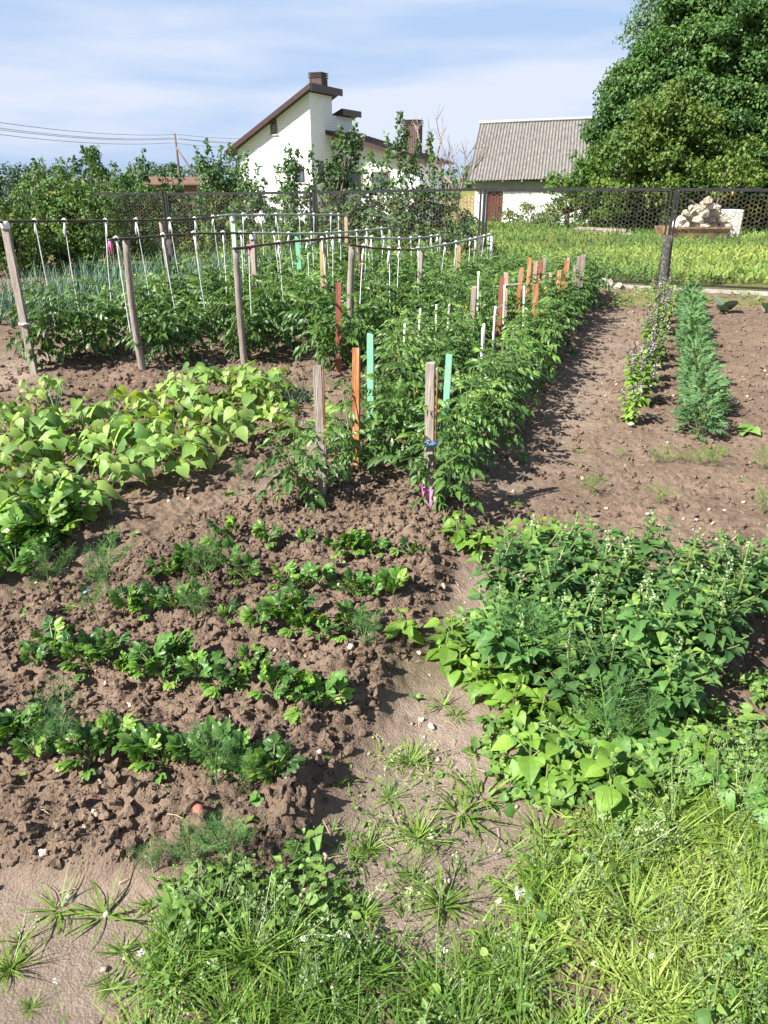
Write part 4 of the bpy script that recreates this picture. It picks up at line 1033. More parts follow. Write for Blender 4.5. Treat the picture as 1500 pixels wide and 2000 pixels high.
for x, y, rz, sc, lb in ((1040, 1480, .3, 1.0, 'heart-leaved bindweed trailing before the goosefoot'), (1120, 1500, -.2, 1.1, 'bindweed with dark heart leaves under the soft dill'), (1200, 1490, 0, 1.1, 'bindweed mat in the middle of the low weeds'), (1290, 1490, -.3, 1.1, 'bindweed vine creeping toward the seeding grass'), (1360, 1500, -.4, 1.1, 'bindweed vine running out over the grass'), (970, 1585, .2, .6, 'three-leaved bindweed on bare soil before the grass'), (1230, 1530, 2.5, 1.0, 'bindweed knot above the pale tuft'), (500, 1640, 1.6, .6, 'upright bindweed shoot at the corner of the clod bed'), (455, 1760, 1.2, .55, 'bindweed with hanging leaf below the bluish dill'), (1010, 1440, 0, .9, 'bindweed edging the yellowish amaranth'), (1420, 1530, -.3, 1.0, 'bindweed at the photo edge below the patch')):
    K_bw.place(lb, 'weed', G(x, y), rz=rz, sc=sc, group='bindweed plants')

# ------------------------------------------------------------------ grass and low weeds
Pg1 = wpoly([(335, 1830), (420, 1790), (620, 1800), (700, 1870), (860, 1930), (980, 1890), (1060, 1730), (1110, 1650), (1230, 1590), (1330, 1510), (1480, 1470), (1620, 1430), (1800, 2300), (220, 2300), (270, 1980)])
Pg2 = wpoly([(570, 1640), (690, 1500), (830, 1450), (960, 1560), (1090, 1640), (1040, 1760), (1000, 1860), (880, 1900), (700, 1850), (620, 1790)])
Pg3 = wpoly([(300, 1760), (420, 1720), (640, 1700), (700, 1850), (420, 1860)])
mb, cv, hd = MB(), MB(), MB()
patch = lambda p: fbm(p[:, 0], p[:, 1], 5, 91)
for poly, ncl, nb, L in ((Pg1, 900, 34, .085), (Pg2, 42, 20, .05), (Pg3, 36, 20, .055)):
    P = scatter(ncl, -.02, poly); dn = patch(P)
    for p, d in zip(P, dn):
        if d < .34 and poly is not Pg2: continue
        yell = .27 + 1.7 * (vnoise(np.array([p[0]]), np.array([p[1]]), 3.5, 5)[0] - .5) + (.2 if p[0] > .3 else 0.0)
        blades(mb, on((p[0], p[1])), int(nb * RS.uniform(.25, 1.1)), L * RS.uniform(.6, 1.35) * (.7 + .7 * d), .0042, (.15, 1.3), .03, (max(0, min(.7, yell - .25)), min(1, max(.2, yell + .3))))
        q5 = RS.randint(2, 8) if poly is Pg1 else 2
        for _ in range(q5):
            o_ = RS.normal(0, .05, 2); blades(mb, on((p[0] + o_[0], p[1] + o_[1]), .012), 2, L * 1.1, .0045, (.9, 1.65), .03, (max(0, yell - .3), min(1, yell + .28)))
        if RS.rand() < .3:
            for _ in range(RS.randint(1, 5)):
                a = RS.uniform(0, 6.28); q = on((p[0], p[1])); e = q + Vector((math.cos(a) * .05, math.sin(a) * .05, RS.uniform(.08, .16)))
                hd.tube([q, q.lerp(e, .6) + Vector((0, 0, .01)), e], .0007, 3, .8)
                m = RS.randint(6, 14); pp = np.array([e + Vector((RS.normal(0, .008), RS.normal(0, .008), RS.uniform(-.045, .012))) for _ in range(m)])
                hd.inst(T_simple, pp, RS.normal(size=(m, 3)) + [0, 0, .8], RS.normal(size=(m, 3)), RS.uniform(.005, .009, m), RS.rand(m))
tag(mb.build('grass', M['grass']), 'yellow green lawn grass growing in clumps', 'grass', kind='stuff')
tag(hd.build('grass_seed_heads', M['goosetop']), 'fine pale grass seed heads above the lawn', 'grass', kind='stuff')
for poly, n, sz in ((Pg1, 2500, .019), (Pg2, 230, .015), (Pg3, 560, .020), (wpoly([(960, 1400), (1420, 1400), (1500, 1330), (1600, 1440), (1330, 1600), (1080, 1600), (950, 1480)]), 2600, .026),
                    (wpoly([(1180, 560), (1500, 578), (1650, 590), (1650, 606), (1500, 600), (1180, 606)]), 1500, .035), (Pright, 260, .016), (Pbed, 160, .014), (Pbean, 260, .02), (Ppatha, 160, .016)):
    P = scatter(n, -.03, poly)
    P = P[(fbm(P[:, 0], P[:, 1], 4, 33) > .42)] if n > 600 else P
    n = len(P); a = RS.uniform(0, 6.28, n); D = np.column_stack([np.cos(a), np.sin(a), RS.uniform(-.2, .7, n)])
    z = H(P[:, 0], P[:, 1]) + RS.rand(n) ** 1.5 * (.06 if sz > .017 else .012)
    for tp, q in ((T_simple, a < 3), (T_ovate2, (a >= 3) & (a < 5)), (T_round, a >= 5)):
        cv.inst(tp, np.column_stack([P, z])[q], D[q], (RS.normal(size=(n, 3)) * .45 + [0, 0, 1])[q], (sz * RS.uniform(.5, 1.4, n))[q], RS.rand(n)[q])
tag(cv.build('ground_cover', M['cover']), 'low chickweed-like leaves covering the soil between plants', 'weeds', kind='stuff')

K_tuft = Kit('grass_tuft', [grow_tuft(s) for s in range(4)])
K_crab = Kit('crabgrass_tuft', [grow_tuft(20 + s, 22, .11, .0055, (.5, 1.5), 0, (.05, .55)) for s in range(4)])
TUF = [(800, 1490, 1.0, 'small grass tuft between clod bed and path'), (815, 1640, 1.1, 'grass tuft in the middle of the bare strip'), (865, 1770, 1.2, 'widest spreading grass tuft on the bare strip'), (705, 1790, .8, 'grass tuft near the white clover flower'), (20, 1895, .9, 'grass tuft at the photo edge on bare dirt'), (215, 1930, .5, 'tiny grass tuft alone on the bare dirt'), (450, 1990, 1.0, 'dark grass tuft beside the bare dirt'), (490, 1880, 1.4, 'thick glossy grass tuft of long blades'), (560, 1850, 1.2, 'grass tuft beside the thick glossy one'), (1200, 1680, 1.5, 'pale seeding grass tuft before the weeds'), (1310, 1640, 1.5, 'tall pale grass tuft near the bindweed'), (1450, 1600, 1.4, 'pale grass tuft by the photo edge'), (1230, 1800, 1.4, 'yellow tuft in the thick of the lawn'), (720, 1660, .7, 'small tuft along the clod bed edge'), (950, 1850, .8, 'grass tuft beside the tall thin weed'), (60, 1970, .4, 'tiny tuft close to the white flowered weed'), (760, 1560, .7, 'thin tuft on the trodden strip')]
for x, y, sc, lb in TUF: K_tuft.place(lb, 'grass tuft', G(x, y), sc=sc * .82, group='grass tufts')
CRB = [(115, 1780, 1.0, 'broad-bladed crabgrass sprouting on the bare dirt'), (205, 1790, 1.1, 'sprawling crabgrass with many thin arms on bare dirt'), (865, 1380, .9, 'crabgrass on the mossy path'), (905, 1590, 1.3, 'broad dark crabgrass beside the three-leaved bindweed'), (940, 1560, 1.2, 'crabgrass at the bare soil gap'), (240, 1860, .7, 'crabgrass runner reaching down the bare dirt'), (40, 1840, .6, 'small crabgrass leaf pair at the dirt edge'), (1290, 1580, 1.2, 'crabgrass under the bindweed mat'), (1060, 1640, 1.1, 'crabgrass spreading on soil before the lawn'), (890, 1400, .7, 'second crabgrass on the mossy path'), (1000, 985, .8, 'flat crabgrass weed in the tomato shadow'), (1135, 885, .7, 'flat weed tuft on the trodden path'), (1450, 1330, .9, 'sparse crabgrass on soil beside the patch'), (450, 970, .6, 'crabgrass sprig below the front beans'), (330, 1045, .5, 'crabgrass sprig on the trodden strip'), (140, 1190, .7, 'crabgrass by the blue scrap'), (910, 1050, .8, 'upright grass sprig by the last celery')]
for x, y, sc, lb in CRB: K_crab.place(lb, 'crabgrass', G(x, y), sc=sc, group='crabgrass tufts')
K_ros = Kit('rosette_weed', [grow_rosette(70 + s, 'cover', T_goose, 12, .05, (.1, 1.1)) for s in range(3)])
for x, y, sc, lb in ((600, 1680, 1.6, 'toothed weed rosette at the end of the clod bed'), (590, 1640, 1.3, 'smaller toothed weed behind the rosette'), (815, 1365, .7, 'tiny weed on the mossy path'), (1160, 1720, 1.2, 'grey leaved weed in the lawn edge'), (930, 1470, 1.0, 'jagged dandelion-like weed at the path'), (445, 965, .8, 'small weed below the front beans'), (265, 1045, .7, 'small weed in the bean shadow'), (345, 1780, 1.5, 'leafy weed at the corner of bare dirt'), (400, 1790, 1.4, 'leafy weed beside the bed corner'), (840, 1925, 1.2, 'bright weed leaf in the front grass'), (1450, 940, .6, 'grey seedling on the crumbly soil'), (1030, 700, .6, 'small seedling on the trodden path')):
    K_ros.place(lb, 'weed', G(x, y), sc=sc * .72, group='small rosette weeds')
def grow_purse(seed, h=.5):
    r = random.Random(seed); st, lf, fl = MB(), MB(), MB()
    s = curve((0, 0, 0), (r.uniform(-.04, .04), .05, h), r, .03, 8); st.tube(s, [.0022, .002, .0018, .0016, .0014, .0012, .001, .0009], 5, .5)
    for i in range(18):
        t = .45 + .5 * i / 18; a = i * 2.4; p = along(s, t); e = p + Vector((math.cos(a) * .02, math.sin(a) * .02, .012)); st.tube([p, e], .0006, 3, .6); lf.inst(T_heart, [e], [Vector((math.cos(a), math.sin(a), .6))], [(0, 0, 1)], .007, .6)
    for i in range(26): fl.inst(T_round, [s[-1] + Vector(rv(r, .011))], [rv(r)], [rv(r)], .006, .5)
    for i in range(5):
        t = .08 + .06 * i; a = i * 2.4; p = along(s, t); lf.inst(T_lance, [p], [Vector((math.cos(a), math.sin(a), .6))], [(0, 0, 1)], .06, .4)
    return [('stem', st.mesh('stem', M['stem'])), ('leaves', lf.mesh('leaves', M['cover'])), ('flowers', fl.mesh('flowers', M['petal_white']))]
K_pur = Kit('flowering_weed', [grow_purse(s) for s in range(3)])
for x, y, sc, lb in ((1015, 2010, .72, 'tall thin weed with white flower head standing in the bare strip'), (320, 1990, .5, 'slender white flowered weed rising at the dirt edge'), (120, 2040, .4, 'white flowered weed leaning over the bare dirt'), (870, 1980, .35, 'short white flowered weed in the front grass'), (1260, 1960, .35, 'white flowered weed in the lawn'), (620, 1960, .4, 'white flowered weed among the glossy grass'), (1130, 1980, .3, 'low white flowered weed by the front edge')):
    K_pur.place(lb, 'weed', G(x, y), sc=sc, group='white flowered weeds')
mb = MB()
for i in range(60): mb.inst(T_simple, [Vector(rv(random, .009)) + Vector((0, 0, .03))], [rv(random)], [rv(random)], .012, .5)
st_ = MB().tube([(0, 0, 0), (.003, 0, .03)], .0012, 4)
t = thing('clover_flower', 'single white clover flower on the bare strip', 'flower', G(673, 1845)); st_.build('stalk', M['stem'], t); mb.build('bloom', M['petal_white'], t)
for x, y, r_, mat, lb in ((388, 1587, .016, 'stone_red', 'reddish round stone on the dug clods'), (207, 1338, .010, 'stone_pale', 'oval beige stone on the clods before the celery'), (276, 1342, .009, 'stone_pale', 'pale stone below the yellow leaved celery'), (865, 1150, .018, 'stone_pale', 'pale square stone at the path end of a celery row'), (685, 1268, .016, 'stone_pale', 'crumbly beige stone beside the dill'), (1232, 833, .028, 'stone_pale', 'pinkish stone at the foot of the first basil'), (196, 1512, .014, 'stone_pale', 'pale broken stone on the near clods'), (118, 1510, .013, 'stone_pale', 'pale lumpy stone on the near clods'), (190, 1594, .010, 'stone_pale', 'brown oval stone low on the clod bed'), (1265, 1007, .014, 'stone_pale', 'white stone behind the goosefoot patch'), (1137, 938, .016, 'stone_pale', 'white stone beside the lone carrot'), (1493, 727, .02, 'stone_pale', 'pale stone at the photo edge')):
    p = hit(x, y); o = MB().inst(rock(x, 2, .3, 5), [(0, 0, 0)], [(1, .4, 0)], [(0, 0, 1)], r_, random.random()).build('stone', M[mat], None, True); o.location = on(p, r_ * .45 + .004)
    tag(o, lb, 'stone', 'stones on the soil')
o = MB().inst(bladetpl(.9, 6), [(0, -.016, .004)], [(0, 1, .5)], [(0, -.5, 1)], np.array([[.011, .034, .034]]), .5).build('plastic_scrap', M['bluescrap']); sm = o.modifiers.new('thick', 'SOLIDIFY'); sm.thickness = .0012
o.location = hit(170, 1162) + Vector((0, 0, .012)); o.rotation_euler = (.1, .1, -.9); tag(o, 'small blue plastic scrap on the trodden strip', 'litter')

mb = MB()
for P_, n in ((Pbed, 70), (Pright, 90), (Ppatha, 30), (Ppathb, 60), (Pdirt, 40)):
    for q in scatter(n, 0, P_):
        a = RS.uniform(0, 6.28); L = RS.uniform(.015, .06); p = on((q[0], q[1]), .004); e = on((q[0] + math.cos(a) * L, q[1] + math.sin(a) * L), .005 + RS.uniform(0, .006)); mb.tube([p, p.lerp(e, .5) + Vector((RS.normal(0, .003), RS.normal(0, .003), .004)), e], .0011, 4)
tag(mb.build('dry_stalks', M['straw']), 'dry straw bits and root ends littering the soil', 'plant debris', kind='stuff')
# ------------------------------------------------------------------ iron fence with punched strip netting
FB = [gp(1290, 567), gp(937, 549), gp(617, 534), gp(338, 521)]
e_ = (FB[0] - FB[1]); FB = [FB[0] + e_ * 1.05] + FB + [FB[3] + (FB[3] - FB[2]) * .62]
FT = [(1650, 368), (1303, 370), (935, 370), (615, 376), (326, 379), (172, 378)]
TOPZ = [at(x, y, p.y).z for (x, y), p in zip(FT, FB)]
TOPZ[0] = TOPZ[1]
fence = thing('mesh_fence', 'black iron framed fence of rusty punched netting across the garden end', 'fence', (FB[1].x, FB[1].y, 0))
def loc(p): return Vector((p[0] - FB[1].x, p[1] - FB[1].y, p[2]))
def bar(mb, a, b, w=.035, d=.03):
    a, b = Vector(a), Vector(b); D = (b - a).normalized(); up = Vector((0, 0, 1)) if abs(D.z) < .9 else Vector((.94, -.34, 0)); W = D.cross(up).normalized(); U = W.cross(D)
    v = [p + W * sx * d / 2 + U * sz * w / 2 for p in (a, b) for sx, sz in ((-1, -1), (1, -1), (1, 1), (-1, 1))]
    mb.add(v, [(3, 2, 1, 0), (4, 5, 6, 7), (0, 1, 5, 4), (1, 2, 6, 5), (2, 3, 7, 6), (3, 0, 4, 7)])
for i in range(5):
    a, b = FB[i].copy(), FB[i + 1].copy(); d = (b - a).normalized(); L = (b - a).length
    a2, b2 = a + d * .055, b - d * .055
    za, zb, zl = TOPZ[i], TOPZ[i + 1], .10
    fr = MB()
    top_a, top_b = loc((a2.x, a2.y, za)), loc((b2.x, b2.y, zb)); la, lb_ = loc((a2.x, a2.y, zl)), loc((b2.x, b2.y, zl))
    bar(fr, top_a, top_b, .042, .03); bar(fr, la, lb_, .03, .03); bar(fr, la + Vector((0, 0, .016)), top_a - Vector((0, 0, .022)), .028, .028); bar(fr, lb_ + Vector((0, 0, .016)), top_b - Vector((0, 0, .022)), .028, .028)
    fr.build('panel_frame', M['iron'], fence)
    hgt = min(za, zb) - zl - .03; cw = .054; nxx = int((L - .11) / cw); nyy = int(hgt / .058); ch = hgt / nyy
    v, f = [], []; rnd = np.random.RandomState(i)
    # shared lattice of octagonal holes
    for jx in range(nxx):
        for jy in range(nyy):
            ox = jx * cw; oz = jy * ch + (ch * .5 if jx % 2 else 0) - .2 * ch * (jx % 2)
            k0 = len(v); jit = rnd.uniform(-.006, .006, 2); r0 = rnd.uniform(.435, .465)
            for q in range(8):
                t = q * PI / 4 + PI / 8; se = (abs(math.cos(t)) ** 3 + abs(math.sin(t)) ** 3) ** (-1 / 3); v.append((ox + cw * (.5 + r0 * se * math.cos(t)) + jit[0] * .4, oz + ch * (.5 + r0 * se * 1.02 * math.sin(t)) + jit[1] * .4))
            for t in range(8):
                ang = t * PI / 4 + PI / 8; m = max(abs(math.cos(ang)), abs(math.sin(ang))); v.append((ox + cw * (.5 + .5 * math.cos(ang) / m), oz + ch * (.5 + .5 * math.sin(ang) / m)))
            for q in range(8): f.append((k0 + q, k0 + (q + 1) % 8, k0 + 8 + (q + 1) % 8, k0 + 8 + q))
    vv = [];
    for (u, z) in v:
        k = u / L; w_ = .008 * math.sin(u * 9 + z * 5)
        p = a2 + d * u; vv.append(loc((p.x - d.y * w_, p.y + d.x * w_, min(zl + .012 + z, min(za, zb) - .012))))
    o = MB().add(vv, f).build('netting', M['net'], fence)
    sm = o.modifiers.new('thick', 'SOLIDIFY'); sm.thickness = .004; sm.offset = 0
for i in range(1, 6):
    p = FB[i]; g = -.1
    m2 = MB(); x, y = p.x, p.y
    hp = {1: .80, 2: .72, 3: .62, 4: .5, 5: .3}[i]; rad = {1: .074, 2: .07, 3: .06, 4: .07, 5: .06}[i]
    m2.tube([loc((x + .03 * (1 - t), y, g + (hp - g) * t)) for t in [k / 6 for k in range(7)]], [rad * (1.04 - .08 * k / 6) for k in range(7)], 16)
    o = m2.build('pipe_post', M['pipe'], fence, True)
    m3 = MB(); bar(m3, loc((x, y, g)), loc((x + .01, y, TOPZ[i] + .015)), .042, .042); m3.build('iron_post', M['iron'], fence)
cb = MB()
for i in range(0, 3):
    a, b = FB[i], FB[i + 1]; d = (b - a).normalized(); L = (b - a).length; n = 9; nr = Vector((-d.y, d.x, 0))
    v, f = [], []
    for k in range(n + 1):
        p = a + d * (.11 + (L - .22) * k / n)
        for s_, z in ((-.06, -.12), (-.06, .055 + random.uniform(-.008, .006)), (.06, .06), (.06, -.12)): v.append((p.x + nr.x * s_, p.y + nr.y * s_, z))
    for k in range(n):
        for q in range(3): f.append((k * 4 + q, k * 4 + q + 1, k * 4 + 5 + q, k * 4 + 4 + q))
    f += [(3, 2, 1, 0), (n * 4, n * 4 + 1, n * 4 + 2, n * 4 + 3)]; cb.add(v, f)
tag(cb.build('concrete_curb', M['concrete']), 'low weathered concrete strip under the fence netting', 'curb')
for x, y, r_, lb in ((1182, 563, .16, 'broken concrete lump at the end of the staked row'), (1207, 565, .12, 'smaller concrete lump against the fence foot')):
    p = gp(x, y); o = MB().inst(rock(int(x), 2, .3, 7), [(0, 0, 0)], [(1, -.3, 0)], [(0, 0, 1)], r_, .5).build('concrete_lump', M['concrete']); o.location = on(p, r_ * .25); tag(o, lb, 'rubble')

# ------------------------------------------------------------------ white brick house
hc = at(612, 400, 45); hx, hy = hc.x, 45.0; HG = -.9
ang = math.atan2(-.4, .917)
house = thing('brick_house', 'white brick house with steep brown single-pitch roofs and two chimneys', 'house', (hx, hy, HG), ang)
zp = at(612, 180, 45).z - HG; ze = at(467, 292, 46.9).z - HG; W1 = 4.78
def prism(mb, poly, y0, y1):         # polygon in the x-z plane pushed along y
    n = len(poly); v = [(x, y0, z) for x, z in poly] + [(x, y1, z) for x, z in poly]
    f = [tuple(range(n)), tuple(range(2 * n - 1, n - 1, -1))] + [(i + n, (i + 1) % n + n, (i + 1) % n, i) for i in range(n)]
    mb.add(v, [q for q in f])
z2 = at(655, 225, 47.4).z - HG
w = MB(); prism(w, [(-W1, 0), (0, 0), (0, zp), (-W1, ze)], 0, 2.6); w.build('tall_wall', M['brick'], house)
w = MB(); prism(w, [(-W1 + .3, 0), (-.003, 0), (-.003, z2), (-W1 + .3, ze - .4)], 2.603, 5.2); w.build('rear_wall', M['brick'], house)
za_, zb_ = at(650, 262, 47.4).z - HG, at(845, 320, 45).z - HG
w = MB(); prism(w, [(.003, 0), (5.4, 0), (5.4, za_ + (zb_ - za_) * 5.4 / 5.95), (.003, za_)], 2.5, 6.2); w.build('wing_wall', M['brick'], house)
w = MB()
for i in range(34): w.box((-W1 + .1 + i * .137, -.03, ze - .06), (-W1 + .17 + i * .137, -.002, ze + .05))
w.build('brick_band', M['brick'], house)
def slab(mb, x0, z0, x1, z1, y0, y1, th):
    prism(mb, [(x0, z0), (x1, z1), (x1, z1 + th), (x0, z0 + th)], y0, y1)
def roof(name, x0, z0, x1, z1, y0, y1, th, mat='metal_brown'):
    r = MB(); slab(r, x0, z0, x1, z1, y0, y1, th); o = r.build('roof', M[mat], house)
    r = MB(); k = (z1 - z0) / (x1 - x0)
    n = int((x1 - x0) / .2)
    for i in range(n):
        xa = x0 + (x1 - x0) * i / n; r.box((xa, y0 + .03, z0 + k * (xa - x0) + th + .002), (xa + .05, y1 - .03, z0 + k * (xa - x0) + th + .03))
    r.build('seams', M['metal_ridge'], o)
    r = MB(); slab(r, x0 - .02, z0 - .06, x1 + .02, z1 - .06, y0 - .035, y0 - .003, th + .1); r.build('fascia', M['metal_brown'], o); return o
k1 = (zp - ze) / W1
roof('r', -W1 - .55, ze - .55 * k1 + .02, .32, zp + .32 * k1 + .02, -.45, 3.2, .16)
r = MB(); r.box((.33, -.45, zp + .30 * k1 - .12), (.40, 3.2, zp + .30 * k1 + .22)); r.build('eave_board', M['metal_brown'], house)
k2 = (z2 - ze + .4) / (W1 - .3)
roof('r', -W1, ze - .4, .3, z2 + .3 * k2 + .02, 3.203, 5.7, .16)
r = MB(); r.box((.31, 3.21, z2 + .3 * k2 - .1), (.38, 5.7, z2 + .3 * k2 + .22)); r.build('eave_board', M['metal_brown'], house)
k3 = (zb_ - za_) / 5.95
roof('r', -.55, za_ - .55 * k3 + .02, 6.0, zb_ + .05 * k3 + .02, 1.75, 6.6, .12, 'roof_red')
def chimney(x, y, z0, z1, w_):
    m1 = MB(); m1.box((x, y, z0), (x + w_, y + w_, z1 - .28)); o = m1.build('chimney', M['metal_ridge'], house)
    m1 = MB(); n = 8
    for i in range(n): m1.box((x + w_ * (i + .15) / n, y - .02, z0), (x + w_ * (i + .6) / n, y - .003, z1 - .3)); m1.box((x + w_ + .003, y + w_ * (i + .15) / n, z0), (x + w_ + .02, y + w_ * (i + .6) / n, z1 - .3))
    m1.build('cladding_ribs', M['metal_ridge'], o)
    m1 = MB()
    for i in range(4): m1.box((x - .04, y - .04, z1 - .27 + i * .075), (x + w_ + .04, y + w_ + .04, z1 - .23 + i * .075))
    m1.box((x + .1, y + .1, z1 - .285), (x + w_ - .1, y + w_ - .1, z1 - .02))
    m1.build('louvre_cap', M['metal_brown'], o)
c1 = at(616, 142, 46.3); chimney(-.77, 1.46, zp - .9, at(630, 142, 46.8).z - HG, .74)
chimney(4.05, 3.3, zb_ - .1, at(803, 234, 46.5).z - HG, .84)
def window(x0, z0, x1, z1, fr='frame_brown', y=0):
    m1 = MB(); t = .07
    m1.box((x0, y - .04, z0), (x0 + t, y - .002, z1)); m1.box((x1 - t, y - .04, z0), (x1, y - .002, z1)); m1.box((x0 + t, y - .04, z0), (x1 - t, y - .002, z0 + t)); m1.box((x0 + t, y - .04, z1 - t), (x1 - t, y - .002, z1))
    o = m1.build('window', M[fr], house); m1 = MB(); m1.box((x0 + t + .001, y - .02, z0 + t + .001), (x1 - t - .001, y - .003, z1 - t - .001)); m1.build('pane', M['glass'], o)
    m1 = MB(); m1.box((x0 - .05, y - .09, z0 - .06), (x1 + .05, y - .003, z0 - .003)); m1.build('sill', M['ridgecap'], o)
zz = at(545, 262, 45.8).z - HG; window(-2.5, zz, -2.08, zz + .72)
zz = at(586, 356, 45.3).z - HG; window(-1.1, zz, -.5, zz + .8, 'metal_brown')
zz = at(760, 365, 46).z - HG; window(2.5, zz - .3, 3.6, zz + .8, y=2.5); window(.9, zz - .3, 1.9, zz + .8, y=2.5)
m1 = MB(); m1.box((.003, .7, 2.2), (.05, 1.3, 3.3)); m1.build('side_window', M['glass'], house)
m1 = MB(); m1.tube([(-W1 - .28, -.3, ze - .25), (-W1 - .1, -.05, ze - .5), (-W1 - .06, -.05, 0)], .05, 8); m1.build('downpipe', M['metal_brown'], house)

# ------------------------------------------------------------------ slate roofed shed
E0, R0 = at(914, 353, 41), at(938, 241, 44.0); E1, R1 = at(1240, 345, 39.6), at(1240, 229, 42.6)
shed = thing('brick_shed', 'white brick shed under a steep grey corrugated slate roof', 'shed', (E0.x, E0.y, -.9))
def sl(p): return Vector(p) - Vector((E0.x, E0.y, -.9))
nrm = (E1 - E0).cross(R0 - E0).normalized()
if nrm.y > 0: nrm = -nrm
Lr = (E1 - E0).length; nwv = int(Lr / .16); v, f = [], []; rowsN = 13; cols = nwv * 6
for j in range(rowsN):
    t = j / (rowsN - 1); step = .012 * (3 - int(min(t, .999) * 3))
    for i in range(cols + 1):
        s_ = i / cols; p = E0.lerp(E1, s_).lerp(R0.lerp(R1, s_), t) + nrm * (.024 * math.cos(2 * PI * s_ * nwv) - .012 * ((t * 3) % 1)); v.append(sl(p))
for j in range(rowsN - 1):
    for i in range(cols): k = j * (cols + 1) + i; f.append((k, k + 1, k + cols + 2, k + cols + 1))
o = MB().add(v, f).build('roof', M['slate'], shed); smd = o.modifiers.new('thick', 'SOLIDIFY'); smd.thickness = .012; smd.offset = -1
m1 = MB(); m1.tube([sl(R0.lerp(R1, t) + Vector((-.08, 0, .04))) for t in (0, .33, .66, 1)], .075, 8); m1.build('ridge_cap', M['ridgecap'], o, True)
dsh = (E1 - E0); dsh.z = 0; dsh.normalize(); nb = Vector((-dsh.y, dsh.x, 0)); wall0 = E0 + dsh * .35 + nb * .45; We = 8.2
RB = (R0 - E0).dot(nb)
def wl(u, vv, z): return sl(wall0 + dsh * u + nb * vv) * Vector((1, 1, 0)) + Vector((0, 0, z)) if False else Vector((wall0.x + dsh.x * u + nb.x * vv - E0.x, wall0.y + dsh.y * u + nb.y * vv - E0.y, z))
zev = E0.z + .9
def wbox(mb, u0, u1, v0, v1, z0, z1):
    P = [wl(u, q, z) for z in (z0, z1) for u, q in ((u0, v0), (u1, v0), (u1, v1), (u0, v1))]
    mb.add(P, [(3, 2, 1, 0), (4, 5, 6, 7), (0, 1, 5, 4), (1, 2, 6, 5), (2, 3, 7, 6), (3, 0, 4, 7)])
shed_top = zev + .12
du = (957 - 940) / F * 41 * 1.05 + .1
m1 = MB(); wbox(m1, 0, du, 0, .3, 0, shed_top); wbox(m1, du + .85, We, 0, .3, 0, shed_top); wbox(m1, du, du + .85, 0, .3, 2.05, shed_top); wbox(m1, 0, .3, .302, 2 * RB - 1, 0, shed_top)
gz = R0.z + .9 - .15
gv = [wl(.02, .35, shed_top + .002), wl(.02, RB - .4, gz - .1), wl(.02, 2 * RB - 1.2, shed_top + .002), wl(.25, .35, shed_top + .002), wl(.25, RB - .4, gz - .1), wl(.25, 2 * RB - 1.2, shed_top + .002)]
m1.add(gv, [(0, 1, 2), (5, 4, 3), (0, 3, 4, 1), (1, 4, 5, 2), (2, 5, 3, 0)])
ob = m1.build('wall', M['brick'], shed)
m1 = MB(); wbox(m1, du + .03, du + .82, .06, .12, .05, 2.0); od = m1.build('door', M['doorred'], shed)
m1 = MB()
for i in range(5): wbox(m1, du + .05 + i * .155, du + .18 + i * .155, .045, .058, .08, 1.97)
m1.build('door_boards', M['doorred'], od)
m1 = MB(); wbox(m1, du + .66, du + .70, .0, .044, .95, 1.1); m1.build('handle', M['iron'], od)
m1 = MB(); wbox(m1, .002, We - .01, -.016, -.003, shed_top - .62, shed_top - .13); m1.build('plaster_band', M['plaster'], shed)
m1 = MB(); wbox(m1, -.2, We, -.30, -.02, shed_top - .12, shed_top - .02); m1.build('eave_beam', M['metal_brown'], shed)
m1 = MB()
for i in range(9): m1 = MB(); wbox(m1, .4 + i * .95, .48 + i * .95, -.42, -.303, shed_top - .16, shed_top - .04); m1.build('rafter_end', M['wood_old'], shed)
# grey plank lean-to beside the shed and dim brown building far left
m1 = MB(); q = at(860, 420, 43)
bx = thing('plank_fence', 'low tan plank wall joining the shed at its bare tree side', 'fence', (q.x, q.y, -.9))
for i in range(11): m1.box((i * .2, -.02, 0), (i * .2 + .185, .02, 1.55 + .06 * ((i * 5) % 3)))
m1.build('boards', M['wood_tan'], bx)
m1 = MB(); m1.box((-.05, .022, .5), (2.2, .06, .6)); m1.box((-.05, .022, 1.2), (2.2, .06, 1.3)); m1.build('cross_rails', M['wood_old'], bx)
q = at(283, 380, 48); L_ = at(393, 380, 48).x - q.x
bs = thing('garden_shed', 'small brown shed with low brown roof behind the hedge', 'shed', (q.x, q.y, -.9))
zt = at(340, 362, 48).z + .9; zr = at(340, 348, 49).z + .9
m1 = MB(); m1.box((.2, .2, 0), (L_ - .2, 3, zt)); m1.build('wall', M['brown_brick'], bs)
m1 = MB(); prism(m1, [(0, 0)] * 0 + [(-.1, zt + .003), (L_ + .1, zt + .003), (L_ + .1, zt + .06), (-.1, zt + .06)], 0, .001) if False else m1.add([(-.1, 0, zt + .01), (L_ + .1, 0, zt + .01), (L_ + .1, 1.6, zr), (-.1, 1.6, zr), (L_ + .1, 3.2, zt + .01), (-.1, 3.2, zt + .01), (-.1, 0, zt + .09), (L_ + .1, 0, zt + .09), (L_ + .1, 1.6, zr + .08), (-.1, 1.6, zr + .08), (L_ + .1, 3.2, zt + .09), (-.1, 3.2, zt + .09)],
        [(0, 3, 2, 1), (3, 5, 4, 2), (6, 7, 8, 9), (9, 8, 10, 11), (0, 1, 7, 6), (5, 11, 10, 4), (0, 6, 9, 3), (3, 9, 11, 5), (1, 2, 8, 7), (2, 4, 10, 8)])
m1.build('roof', M['brown_brick'], bs)

